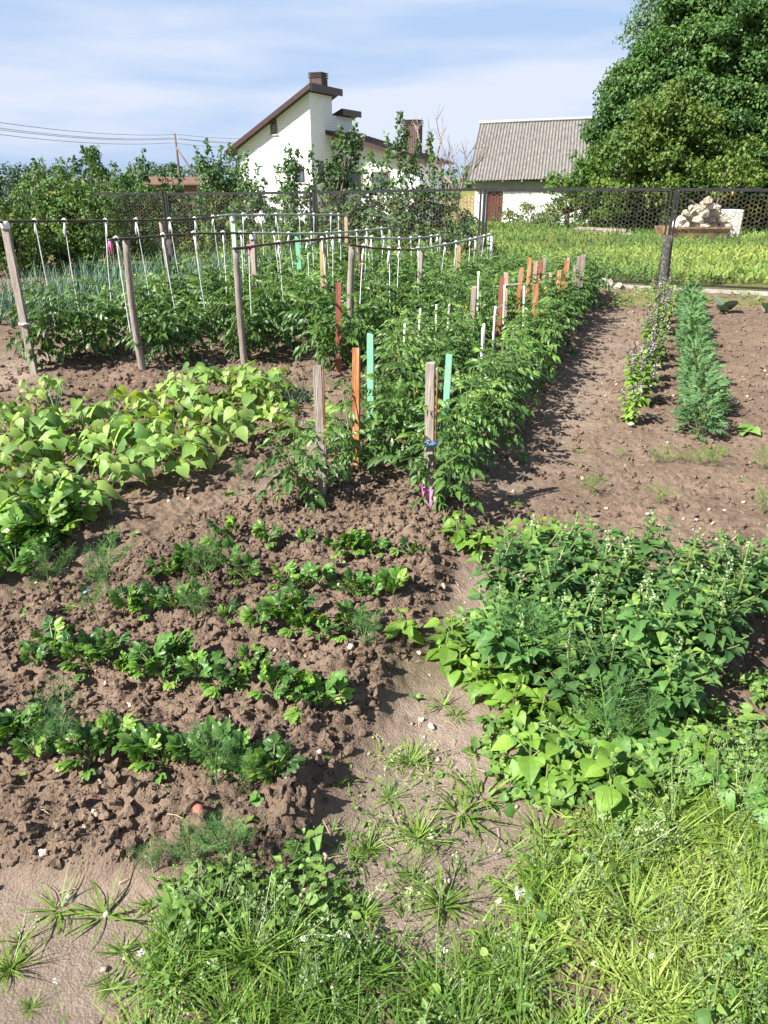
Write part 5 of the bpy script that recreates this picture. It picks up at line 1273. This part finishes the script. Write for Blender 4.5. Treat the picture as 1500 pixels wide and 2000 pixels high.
# ------------------------------------------------------------------ power pole and lines
Yp = 95.0; pt = at(341, 261, Yp); pz = -.9
pole = thing('power_pole', 'wooden power pole with slanting brace beyond the hedge', 'pole', (pt.x, pt.y, pz))
m1 = MB(); m1.tube([(.15, 0, 0), (.05, 0, 4), (0, 0, pt.z - pz)], [.16, .14, .11], 8); m1.build('shaft', M['drypole'], pole, True)
bt = at(345, 287, Yp); bb = at(392, 360, Yp); m1 = MB(); m1.tube([(bt.x - pt.x, -.2, bt.z - pz), ((bb.x - pt.x) * 1.3, -.25, bb.z - pz - (bt.z - bb.z) * .3)], [.1, .13], 8); m1.build('brace', M['drypole'], pole, True)
m1 = MB(); WY = [263, 270, 271.5, 279.5]; WL = [224, 236, 241, 250]; WR = [264, 271, 274.5, 283]
for k, y in enumerate(WY):
    q = at(341, y, Yp); dx = -.32 if k % 2 else .32
    m1.tube([(dx, -.02, q.z - pz - .05), (dx, -.02, q.z - pz + .1)], [.05, .06], 8); m1.tube([(0, -.02, q.z - pz - .12), (dx, -.02, q.z - pz - .05)], .02, 6)
m1.build('insulators', M['porcelain'], pole, True)
for k in range(4):
    q = at(341, WY[k], Yp); dx = -.32 if k % 2 else .32; a = Vector((q.x + dx, Yp - .02, q.z + .03))
    b = at(-150, WL[k] - 9, 55); c = at(560, WR[k] + 3, 115); pts = []
    for i in range(15): t = i / 14; p = b.lerp(a, t); p.z -= 1.0 * 4 * t * (1 - t) * .55; pts.append(p)
    for i in range(1, 8): t = i / 7; p = a.lerp(c, t); p.z -= .35 * 4 * t * (1 - t); pts.append(p)
    tag(MB().tube(pts, .018, 4).build('power_line', M['wire']), ['topmost overhead wire on the power pole', 'second overhead wire below the topmost', 'third overhead wire just under the second', 'lowest overhead wire on the power pole'][k], 'wire', 'overhead wires')

# ------------------------------------------------------------------ rubble tub and white block
q0, q1 = at(1306, 470, 21.3), at(1424, 470, 21.3); gq = float(H(q0.x, q0.y)); Wt = q1.x - q0.x; ht = at(1365, 446, 21.3).z - gq
tub = thing('metal_tub', 'rusty yellow brown metal tub heaped with rubble', 'tub', (q0.x, 21.3, gq))
m1 = MB(); t = .03; D_ = 1.3; tp = .1
def quadbox(mb, A, B): mb.add(A + B, [(3, 2, 1, 0), (4, 5, 6, 7), (0, 1, 5, 4), (1, 2, 6, 5), (2, 3, 7, 6), (3, 0, 4, 7)])
quadbox(m1, [(tp, .1, -.05), (Wt - tp, .1, -.05), (Wt - tp, .13, -.05), (tp, .13, -.05)], [(0, 0, ht), (Wt, 0, ht), (Wt, .03, ht), (0, .03, ht)])
quadbox(m1, [(tp, D_ - .1, -.05), (Wt - tp, D_ - .1, -.05), (Wt - tp, D_ - .07, -.05), (tp, D_ - .07, -.05)], [(0, D_, ht), (Wt, D_, ht), (Wt, D_ + .03, ht), (0, D_ + .03, ht)])
quadbox(m1, [(tp, .131, -.05), (tp + t, .131, -.05), (tp + t, D_ - .101, -.05), (tp, D_ - .101, -.05)], [(0, .031, ht), (t, .031, ht), (t, D_ - .001, ht), (0, D_ - .001, ht)])
quadbox(m1, [(Wt - tp - t, .131, -.05), (Wt - tp, .131, -.05), (Wt - tp, D_ - .101, -.05), (Wt - tp - t, D_ - .101, -.05)], [(Wt - t, .031, ht), (Wt, .031, ht), (Wt, D_ - .001, ht), (Wt - t, D_ - .001, ht)])
quadbox(m1, [(tp, .1, -.09), (Wt - tp, .1, -.09), (Wt - tp, D_ - .07, -.09), (tp, D_ - .07, -.09)], [(tp, .1, -.052), (Wt - tp, .1, -.052), (Wt - tp, D_ - .07, -.052), (tp, D_ - .07, -.052)])
m1.build('body', M['rust'], tub)
m1 = MB(); bar(m1, (-.01, -.015, ht + .012), (Wt + .01, -.015, ht + .012), .05, .028); m1.build('rim', M['rust'], tub)
RUB = [(1320, 443, 15), (1336, 441, 17), (1354, 442, 16), (1373, 443, 18), (1392, 442, 16), (1410, 442, 15), (1422, 440, 12), (1328, 430, 15), (1345, 428, 17), (1364, 430, 16), (1383, 428, 18), (1402, 430, 16), (1416, 428, 13), (1340, 417, 14), (1357, 416, 17), (1376, 416, 18), (1395, 416, 16), (1410, 416, 12),
       (1366, 405, 14), (1383, 403, 16), (1397, 405, 12), (1384, 393, 14), (1350, 406, 10), (1318, 434, 9), (1432, 446, 9), (1372, 397, 9)]
PL = ['flat slab', 'angular chunk', 'rough lump', 'pale fragment', 'broken piece']
for i, (x, y, rp) in enumerate(RUB):
    Yq = 21.75 + .25 * ((i * 7) % 3); p = at(x, y, Yq); r_ = rp * Yq / F * .95 * .82
    o = MB().inst(rock(200 + i, 1, .25, 8), [(0, 0, 0)], [(1, random.uniform(-.5, .5), random.uniform(-.3, .3))], [(random.uniform(-.4, .4), random.uniform(-.5, 0), 1)], np.array([[r_, r_ * 1.25, r_]]), random.random()).build('rubble_chunk', M['rubble'])
    o.location = p; tier = 'bottom layer' if y > 432 else 'middle layer' if y > 420 else 'upper layer' if y > 405 else 'peak'
    side = 'near the pipe post' if x < 1345 else 'in the centre' if x < 1392 else 'by the white block'
    tag(o, 'beige %s number %s of the rubble heap, %s %s' % (PL[i % 5], ORD[i], tier, side) if False else 'beige %s in the %s of the rubble heap %s' % (PL[i % 5], tier, side), 'rubble', 'rubble heap in the metal tub')
p0 = at(1420, 455, 22.2); p1 = at(1456, 410, 22.2); gq = float(H(p0.x, 22.2))
m1 = MB(); m1.box((0, 0, 0), (p1.x - p0.x, .55, p1.z - gq)); o = m1.build('white_block', M['whiteblock']); o.location = (p0.x, 22.2, gq); o.rotation_euler = (0, 0, .12)
bv = o.modifiers.new('edge', 'BEVEL'); bv.width = .03; bv.segments = 2; tag(o, 'tall white plastered block standing beside the rubble tub', 'block')
m1 = MB(); a, b = gp(1130, 457), gp(1240, 463)
for i, dz in enumerate((.05, .14, .1)):
    bar(m1, Vector((a.x, a.y + .2 * i, dz + float(H(a.x, a.y)))), Vector((b.x - .2 * i, b.y + .15 * i, dz + float(H(b.x, b.y)))), .07, .16)
tag(m1.build('plank_pile', M['wood_old']), 'grey boards lying in the meadow under the big tree', 'boards')

# ------------------------------------------------------------------ trees and shrubs
def pxr(rp, Y): return rp * Y / F * .93
def crown(mb, lobes, per_m2, leaf, tp=T_simple, clus=.32, tint=(.45, .2), up=.45, nl=34):
    """each lobe carries boughs; each bough is a small dome whose outer leaves overlap like tiles"""
    for (cx, cy, cz), (rx, ry, rz) in lobes:
        n = max(5, int(4 * PI * ((rx * ry + ry * rz + rx * rz) / 3) * per_m2 / nl))
        d = RS.normal(size=(n, 3)); d /= np.linalg.norm(d, axis=1, keepdims=True); d = d[(d[:, 2] > -.75)]; n = len(d)
        rad = RS.uniform(.62, 1.08, n)
        cc = np.array([cx, cy, cz]) + d * np.array([rx, ry, rz]) * rad[:, None]
        ct = np.clip(RS.normal(tint[0], tint[1] * .8, n), 0, 1)
        k = np.repeat(np.arange(n), nl)
        u = RS.normal(size=(n * nl, 3)) + d[k] * .6 + np.array([0, 0, .5]); u /= np.linalg.norm(u, axis=1, keepdims=True)
        cr_ = (clus * RS.uniform(.6, 1.25, n))[k]
        P = cc[k] + u * (cr_ * RS.uniform(.35, 1.05, n * nl))[:, None] * np.array([1, 1, .72])
        N = u * .75 + np.array([0, 0, up * .6]) + RS.normal(size=(n * nl, 3)) * .3
        D = u * .35 + RS.normal(size=(n * nl, 3)) * .6 + np.array([0, 0, -.45])
        q = P[:, 2] > -.85
        mb.inst(tp, P[q], D[q], N[q], (leaf * RS.uniform(.6, 1.3, n * nl))[q], np.clip(ct[k] + RS.normal(0, tint[1] * .6, n * nl), 0, 1)[q])
def limbs(mb, base, tops, r0, rnd):
    fork = Vector(base) + Vector((0, 0, (max(t[2] for t in tops) - base[2]) * .25))
    mb.tube([Vector(base) - Vector((0, 0, .2)), Vector(base) + Vector((0, 0, .2)), fork], [r0 * 1.3, r0, r0 * .85], 9)
    for t in tops:
        s = curve(fork, t, rnd, .1, 6); mb.tube(s, [r0 * .6 * (1 - .85 * i / 5) + .006 for i in range(6)], 6)
def tree(name, label, cat, base, px_lobes, Y, mat, leaf, per, clus=.32, tint=(.45, .2), r0=.2, group='trees beyond the fence', dep=.9, tp=T_simple, shoots=(), nl=34):
    bx_, by_ = at(base, 400, Y).x, Y; g = float(H(bx_, by_))
    t = thing(name, label, cat, (bx_, by_, g), 0, 1, group)
    lobes = []
    for l in px_lobes:
        x, y, rp = l[:3]; dy = l[3] if len(l) > 3 else RS.uniform(-.25, .25) * pxr(rp, Y); p = at(x, y, Y + dy); R_ = pxr(rp, Y + dy)
        lobes.append(((p.x - bx_, p.y - by_, p.z - g), (R_, R_ * dep, R_)))
    cr = MB(); crown(cr, lobes, per, leaf, tp, clus, tint, nl=nl)
    tr = MB(); rnd = random.Random(int(base * 3 + Y)); limbs(tr, (0, 0, 0), [l[0] for l in lobes], r0, rnd)
    for (x, y0, y1, dx) in shoots:    # upright leafy shoots standing above the crown
        a = at(x, y0, Y) - Vector((bx_, by_, g)); b = at(x + dx, y1, Y) - Vector((bx_, by_, g)); s = curve(a, b, rnd, .04, 6); tr.tube(s, [.012, .010, .008, .007, .005, .004], 5)
        L = (b - a).length; n = int(L * 95); k = RS.rand(n) ** .8
        P = np.array([along(s, q) for q in k]) + np.clip(RS.normal(size=(n, 3)), -1.6, 1.6) * np.column_stack([(.13 - .08 * k) * .55] * 3)
        cr.inst(tp, P, RS.normal(size=(n, 3)) + [0, 0, .5], RS.normal(size=(n, 3)) * .6 + [0, -.2, .6], leaf * RS.uniform(.7, 1.4, n), np.clip(RS.normal(.5, .25, n), 0, 1))
    tr.build('trunk', M['bark'], t, True); cr.build('crown', M[mat], t)
    return t

tree('maple_tree', 'big dense dark green maple filling the corner over the shed', 'tree', 1420,
     [(1190, 300, 48, 0), (1185, 365, 50), (1218, 235, 48), (1232, 185, 44), (1262, 150, 46), (1300, 175, 75, -.6), (1312, 110, 48), (1350, 60, 65), (1410, 30, 85), (1470, 30, 85), (1420, 120, 95, -1.0), (1350, 170, 90, -.9), (1480, 160, 95, -1.2), (1240, 260, 75, -.5), (1250, 350, 80, -.6),
      (1330, 270, 90, -.8), (1330, 370, 90, -.3), (1420, 240, 90, -1.3), (1420, 350, 90, -.6), (1500, 270, 90, -1.4), (1500, 370, 90, -.8), (1570, 90, 110), (1570, 230, 110), (1580, 350, 110), (1500, -50, 110), (1400, -40, 80), (1650, 160, 120), (1220, 410, 50, .6), (1320, 420, 60, .6), (1420, 420, 60, .6), (1500, 430, 60, .6)], 27, 'maple', .115, 480, .50, (.42, .22), .32, nl=150)
tree('young_maple_tree', 'yellow green young maple glowing in front of the dark maple', 'tree', 1300,
     [(1300, 225, 42), (1265, 250, 38), (1340, 240, 42), (1240, 290, 40), (1290, 285, 50), (1345, 290, 48), (1200, 330, 40), (1250, 345, 42), (1310, 350, 45), (1385, 265, 36), (1390, 330, 44), (1430, 345, 40), (1300, 400, 40)], 24.2, 'youngmaple', .11, 260, .42, (.6, .3), .1, nl=100)
tree('small_maple_tree', 'low light green maple shrub half covering the slate roof', 'tree', 1110,
     [(1095, 360, 24), (1125, 335, 24), (1088, 390, 30), (1135, 375, 36), (1165, 345, 34), (1180, 400, 40), (1112, 412, 32), (1148, 305, 16)], 25.5, 'youngmaple', .10, 190, .32, (.3, .2), .08)
tree('elder_shrub', 'bright yellowish shrub tip peeking over the fence rail under the maple', 'shrub', 1390, [(1310, 372, 16), (1420, 330, 26), (1450, 300, 24), (1465, 345, 26), (1400, 365, 22)], 23, 'youngmaple', .10, 200, .3, (.7, .2), .04)
tree('poplar_tree', 'pale silvery tree rising behind the dark maple', 'tree', 1330, [(1290, 30, 40), (1255, 75, 30), (1320, 5, 45), (1270, 10, 24), (1240, 70, 16), (1280, 90, 26), (1380, -30, 60), (1450, -20, 60)], 34, 'poplar', .13, 110, .5, (.5, .25), .2)
# hedge on the near left
tree('currant_bush', 'yellow green currant bush at the photo edge above the onions', 'bush', 10, [(-40, 430, 60), (10, 440, 48), (40, 470, 40), (-20, 500, 55), (20, 520, 40)], 13.4, 'currant', .058, 620, .17, (.65, .22), .04, 'hedge bushes', shoots=((70, 400, 315, 0),))
tree('currant_bush', 'tall leafy currant bush with dark shaded foot beside the onions', 'bush', 110, [(70, 400, 50), (115, 385, 45), (150, 420, 50), (100, 450, 55), (170, 470, 48), (130, 500, 45), (60, 480, 45), (190, 430, 45), (90, 520, 36), (150, 520, 36), (195, 505, 40), (45, 515, 36)], 14.4, 'currant', .058, 620, .17, (.5, .25), .04, 'hedge bushes', shoots=((90, 350, 312, -6), (120, 360, 320, 0), (75, 360, 325, 3), (150, 380, 345, 0)))
tree('currant_bush', 'dark hedge bush running behind the start of the fence', 'bush', 240, [(215, 400, 48), (250, 395, 45), (285, 405, 42), (235, 440, 50), (280, 450, 46), (230, 485, 45), (290, 490, 45), (320, 440, 40), (250, 500, 36), (215, 495, 36)], 16.6, 'currant', .06, 600, .18, (.42, .22), .04, 'hedge bushes', shoots=((180, 360, 288, -3), (205, 375, 330, -10), (222, 370, 335, 0), (200, 355, 300, -25)))
tree('apple_tree', 'leaning young apple shoot with a dense dark leaf tuft above the hedge', 'tree', 200, [(195, 330, 10), (185, 312, 10), (177, 298, 7), (203, 340, 11), (172, 305, 6)], 18, 'apple', .08, 520, .15, (.35, .2), .02, 'young trees behind the fence')
APP = [(275, [(275, 365, 26), (265, 400, 36), (290, 410, 34)], ((277, 350, 292, 2), (285, 350, 320, 0), (262, 370, 325, -8)), 18.0, 'slim apple sapling with one tall leafy shoot over the hedge'),
       (340, [(335, 375, 28), (345, 410, 36), (330, 440, 40), (355, 460, 36)], ((338, 360, 318, 2), (325, 370, 340, -5), (352, 370, 335, 3)), 18.2, 'rounded apple sapling under the power pole'),
       (430, [(420, 350, 34), (450, 345, 36), (405, 330, 24), (435, 385, 42), (460, 395, 40), (440, 440, 42), (400, 420, 34)], ((405, 330, 272, 0), (430, 320, 285, 2), (448, 320, 282, 4), (390, 330, 290, -6), (465, 330, 300, 3)), 19.5, 'wide bushy apple tree at the house corner'),
       (495, [(490, 375, 26), (485, 400, 34), (505, 430, 38)], ((483, 365, 298, -3), (500, 365, 325, 3), (515, 375, 345, 3)), 18.6, 'small apple sapling before the bright gable wall'),
       (568, [(570, 325, 12), (566, 345, 14), (572, 380, 20), (555, 400, 32), (585, 420, 34), (560, 450, 36)], ((562, 360, 288, 2), (578, 350, 298, 4), (550, 365, 325, -8)), 17.8, 'narrow apple tree with a dark tuft before the gable'),
       (650, [(640, 340, 24), (672, 320, 24), (655, 365, 34), (680, 350, 28), (625, 375, 28), (660, 410, 44), (640, 450, 44), (690, 440, 40), (690, 290, 14), (675, 285, 14)], ((690, 320, 238, 4), (670, 310, 250, -4), (615, 360, 290, -8), (650, 330, 275, 0), (700, 320, 262, 6)), 17.2, 'tallest leafy apple tree hiding the house corner'),
       (735, [(730, 385, 24), (745, 405, 36), (725, 445, 42), (760, 460, 40)], ((725, 370, 300, 0), (745, 375, 315, 0), (755, 370, 260, 2), (712, 380, 320, -3)), 17.0, 'apple sapling with thin shoots before the wing wall'),
       (805, [(795, 330, 18), (790, 365, 26), (815, 360, 24), (800, 400, 38), (825, 380, 28), (785, 440, 42), (830, 440, 42)], ((782, 340, 218, 0), (795, 330, 250, 3), (812, 340, 270, 4), (838, 345, 262, 4), (780, 330, 280, -8)), 16.8, 'apple tree with the highest wispy shoot beside the rear chimney'),
       (880, [(870, 405, 26), (885, 440, 36), (860, 460, 36), (900, 470, 30)], ((850, 380, 300, -4), (862, 390, 340, 0)), 16.6, 'dark low apple sapling under the bare tree')]
for bx0, lob, sh, Y, lb in APP:
    lob = [(x, y, r_ * (.74 if y < 392 else .95)) for x, y, r_ in lob]
    tree('apple_tree', lb, 'tree', bx0, lob, Y, 'apple', .085, 400, .19, (.45, .22), .04, 'young trees behind the fence', shoots=sh)
for k, (x, lob, Y, mt, tn) in enumerate([(1000, [(985, 440, 26), (1015, 430, 28), (1040, 445, 26)], 28, 'meadow', .6), (935, [(920, 450, 26), (945, 455, 22)], 27, 'meadow', .5), (1065, [(1060, 440, 28), (1085, 430, 26)], 29, 'youngmaple', .5), (1150, [(1140, 440, 26), (1180, 445, 26), (1165, 420, 28)], 27.5, 'youngmaple', .2), (1250, [(1235, 445, 24), (1270, 440, 26)], 28, 'maple', .4)]):
    tree('wild_shrub', ['yellowish wild shrub hiding the foot of the shed door', 'wild shrub below the bare tree', 'green wild shrub at the end of the shed wall', 'weedy shrub at the foot of the light maple', 'dark shrub under the big maple'][k], 'shrub', x, lob, Y, mt, .09, 240, .26, (tn, .22), .03, 'wild shrubs around the shed')
# leafless tree
bt_ = thing('bare_tree', 'leafless grey tree between the house and the slate shed', 'tree', (at(905, 400, 24).x, 24, float(H(at(905, 400, 24).x, 24)))); m1 = MB(); m2 = MB(); rb = random.Random(4)
def branch(p, d, L, r, depth):
    q = [p]; dd = d.copy()
    for i in range(4): dd = (dd + Vector(rv(rb, .22)) + Vector((0, 0, .05))).normalized(); q.append(q[-1] + dd * L / 4)
    (m2 if depth == 0 else m1).tube(q, [r * (1 - .12 * i) for i in range(5)], 5 if depth < 3 else 3)
    if depth < 4:
        for i in range(3 if depth < 2 else 3): branch(q[rb.choice((2, 3, 4))], (dd + Vector(rv(rb, .75)) + Vector((0, 0, .2))).normalized(), L * rb.uniform(.6, .85), r * .6, depth + 1)
branch(Vector((0, 0, -.1)), Vector((-.12, 0, 1)), 1.6, .075, 0)
m2.build('trunk', M['barebark'], bt_); m1.build('branches', M['barebark'], bt_)
# far tree line
k = 0
for x, y, rp, Y in [(-60, 360, 50, 40), (5, 365, 40, 38), (45, 372, 30, 60)]:
    tree('far_tree', ['dark distant tree cut by the photo edge', 'rounded distant tree beside the hedge top', 'hazy far tree low on the horizon'][k], 'tree', x, [(x, y, rp), (x - rp * .5, y + rp * .5, rp * .8), (x + rp * .5, y + rp * .6, rp * .8)], Y, 'far', .16, 90, .4, (.3, .2), .15, 'distant trees'); k += 1
cr = MB(); lobes = []
for i in range(90):
    x = -500 + 2600 * i / 90 + RS.uniform(-10, 10); Y = RS.uniform(150, 190); p = at(x, 352 - RS.uniform(0, 8), Y); R_ = RS.uniform(2.5, 4.5); lobes.append(((p.x, p.y, max(p.z - R_ * .6, 0)), (R_ * 1.5, R_, R_)))
crown(cr, lobes, 2.2, .8, T_simple, 1.6, (.5, .25), nl=20)
tag(cr.build('far_woods', M['far']), 'bluish far line of woods along the horizon', 'woods', kind='stuff')
# meadow beyond the fence
n = 46000; y_ = 12.5 + 26 * RS.rand(n) ** 1.35; x_ = RS.uniform(-.55, .8, n) * y_
q = (x_ * .342 + y_ * .94) > 13.05; x_, y_ = x_[q], y_[q]; n = len(x_)
dn = fbm(x_, y_, .7, 55); tubm = 1 - .85 * np.exp(-((x_ - (q0.x + .8)) / 1.6) ** 2 - ((y_ - 20.6) / 1.2) ** 2)
ht_ = (.05 + .30 * dn ** 2 * np.clip((y_ - 15) / 10, .25, 1.2)) * tubm
a = RS.uniform(0, 6.28, n); mb = MB()
kk = RS.rand(n) < .72; zq = np.column_stack([x_, y_, H(x_, y_) + ht_ * RS.rand(n) * .8]); Dq = np.column_stack([np.cos(a) * .6, np.sin(a) * .6, RS.uniform(.1, 1.6, n)]); Nq = RS.normal(size=(n, 3)) * .6 + [-.2, -.4, .6]
tq = np.clip(.42 + 2.4 * (fbm(x_, y_ * .6, .5, 71) - .5) - .02 * (y_ - 16) + RS.normal(0, .18, n), 0, 1); sq = RS.uniform(.5, 1.3, n)
mb.inst(T_lance, zq[kk], Dq[kk], Nq[kk], (sq * .17)[kk], tq[kk]); mb.inst(T_simple, zq[~kk], Dq[~kk], Nq[~kk], (sq * .08)[~kk], tq[~kk])
tag(mb.build('meadow_weeds', M['meadow']), 'yellow green weeds covering the meadow behind the fence', 'weeds', kind='stuff')

# ------------------------------------------------------------------ sky, sun, camera
EL, SD = math.radians(43), Vector((.86, .51, 0)).normalized()
sun = bpy.data.lights.new('sun', 'SUN'); sun.energy = 5.0; sun.angle = math.radians(.53); sun.color = (1, .955, .88)
so = bpy.data.objects.new('sun', sun); C.objects.link(so)
dirv = Vector((SD.x * math.cos(EL), SD.y * math.cos(EL), -math.sin(EL))); so.rotation_euler = dirv.to_track_quat('-Z', 'Y').to_euler(); so.location = (-10, -8, 14)
W = bpy.data.worlds.new('World'); bpy.context.scene.world = W; W.use_nodes = True
nt = W.node_tree; nd, lk = nt.nodes, nt.links; nd.clear()
ow = nd.new('ShaderNodeOutputWorld'); bg = nd.new('ShaderNodeBackground'); bg.inputs[1].default_value = .05
sk = nd.new('ShaderNodeTexSky'); sk.sky_type = 'NISHITA'; sk.sun_disc = False; sk.sun_elevation = EL; sk.sun_rotation = math.atan2(-SD.x, -SD.y); sk.air_density = 1.0; sk.dust_density = .8; sk.ozone_density = 1.6
tc = nd.new('ShaderNodeTexCoord'); mp = nd.new('ShaderNodeMapping'); mp.inputs['Scale'].default_value = (1.1, 1.1, 7.5); mp.inputs['Rotation'].default_value = (.05, -.06, .3)
lk.new(tc.outputs['Generated'], mp.inputs[0])
no = nd.new('ShaderNodeTexNoise'); no.inputs['Scale'].default_value = 1.7; no.inputs['Detail'].default_value = 7; no.inputs['Roughness'].default_value = .52; lk.new(mp.outputs[0], no.inputs['Vector'])
rp_ = ramp(nd, [(0, 0, 0), (1, 1, 1)], [.41, .60]); lk.new(no.outputs['Fac'], rp_.inputs[0])
lo = nd.new('ShaderNodeMix'); lo.data_type = 'RGBA'; lk.new(rp_.outputs[0], lo.inputs[0]); lo.inputs[6].default_value = (3.9, 5.3, 7.7, 1); lo.inputs[7].default_value = (6.4, 6.9, 8.2, 1)
sxyz = nd.new('ShaderNodeSeparateXYZ'); lk.new(tc.outputs['Generated'], sxyz.inputs[0])
el_ = nd.new('ShaderNodeMapRange'); el_.interpolation_type = 'SMOOTHSTEP'; el_.inputs[1].default_value = .38; el_.inputs[2].default_value = .75; el_.inputs[3].default_value = .92; el_.inputs[4].default_value = .1; lk.new(sxyz.outputs[2], el_.inputs[0])
mx = nd.new('ShaderNodeMix'); mx.data_type = 'RGBA'; lk.new(el_.outputs[0], mx.inputs[0]); lk.new(sk.outputs[0], mx.inputs[6]); lk.new(lo.outputs[2], mx.inputs[7])
lk.new(mx.outputs[2], bg.inputs[0]); lk.new(bg.outputs[0], ow.inputs[0])
cam = bpy.data.cameras.new('camera'); co = bpy.data.objects.new('camera', cam); C.objects.link(co)
cam.sensor_fit = 'VERTICAL'; cam.sensor_height = 36; cam.lens = 36 * F / 2000; cam.clip_end = 3000; cam.clip_start = .05
co.location = (0, 0, EYE); co.rotation_euler = (PI / 2 - PITCH, 0, 0)
sc = bpy.context.scene; sc.camera = co
sc.view_settings.view_transform = 'Standard'; sc.view_settings.look = 'None'; sc.view_settings.exposure = 1.33; sc.view_settings.gamma = 1
sc.cycles.max_bounces = 6; sc.cycles.diffuse_bounces = 3; sc.cycles.transmission_bounces = 4
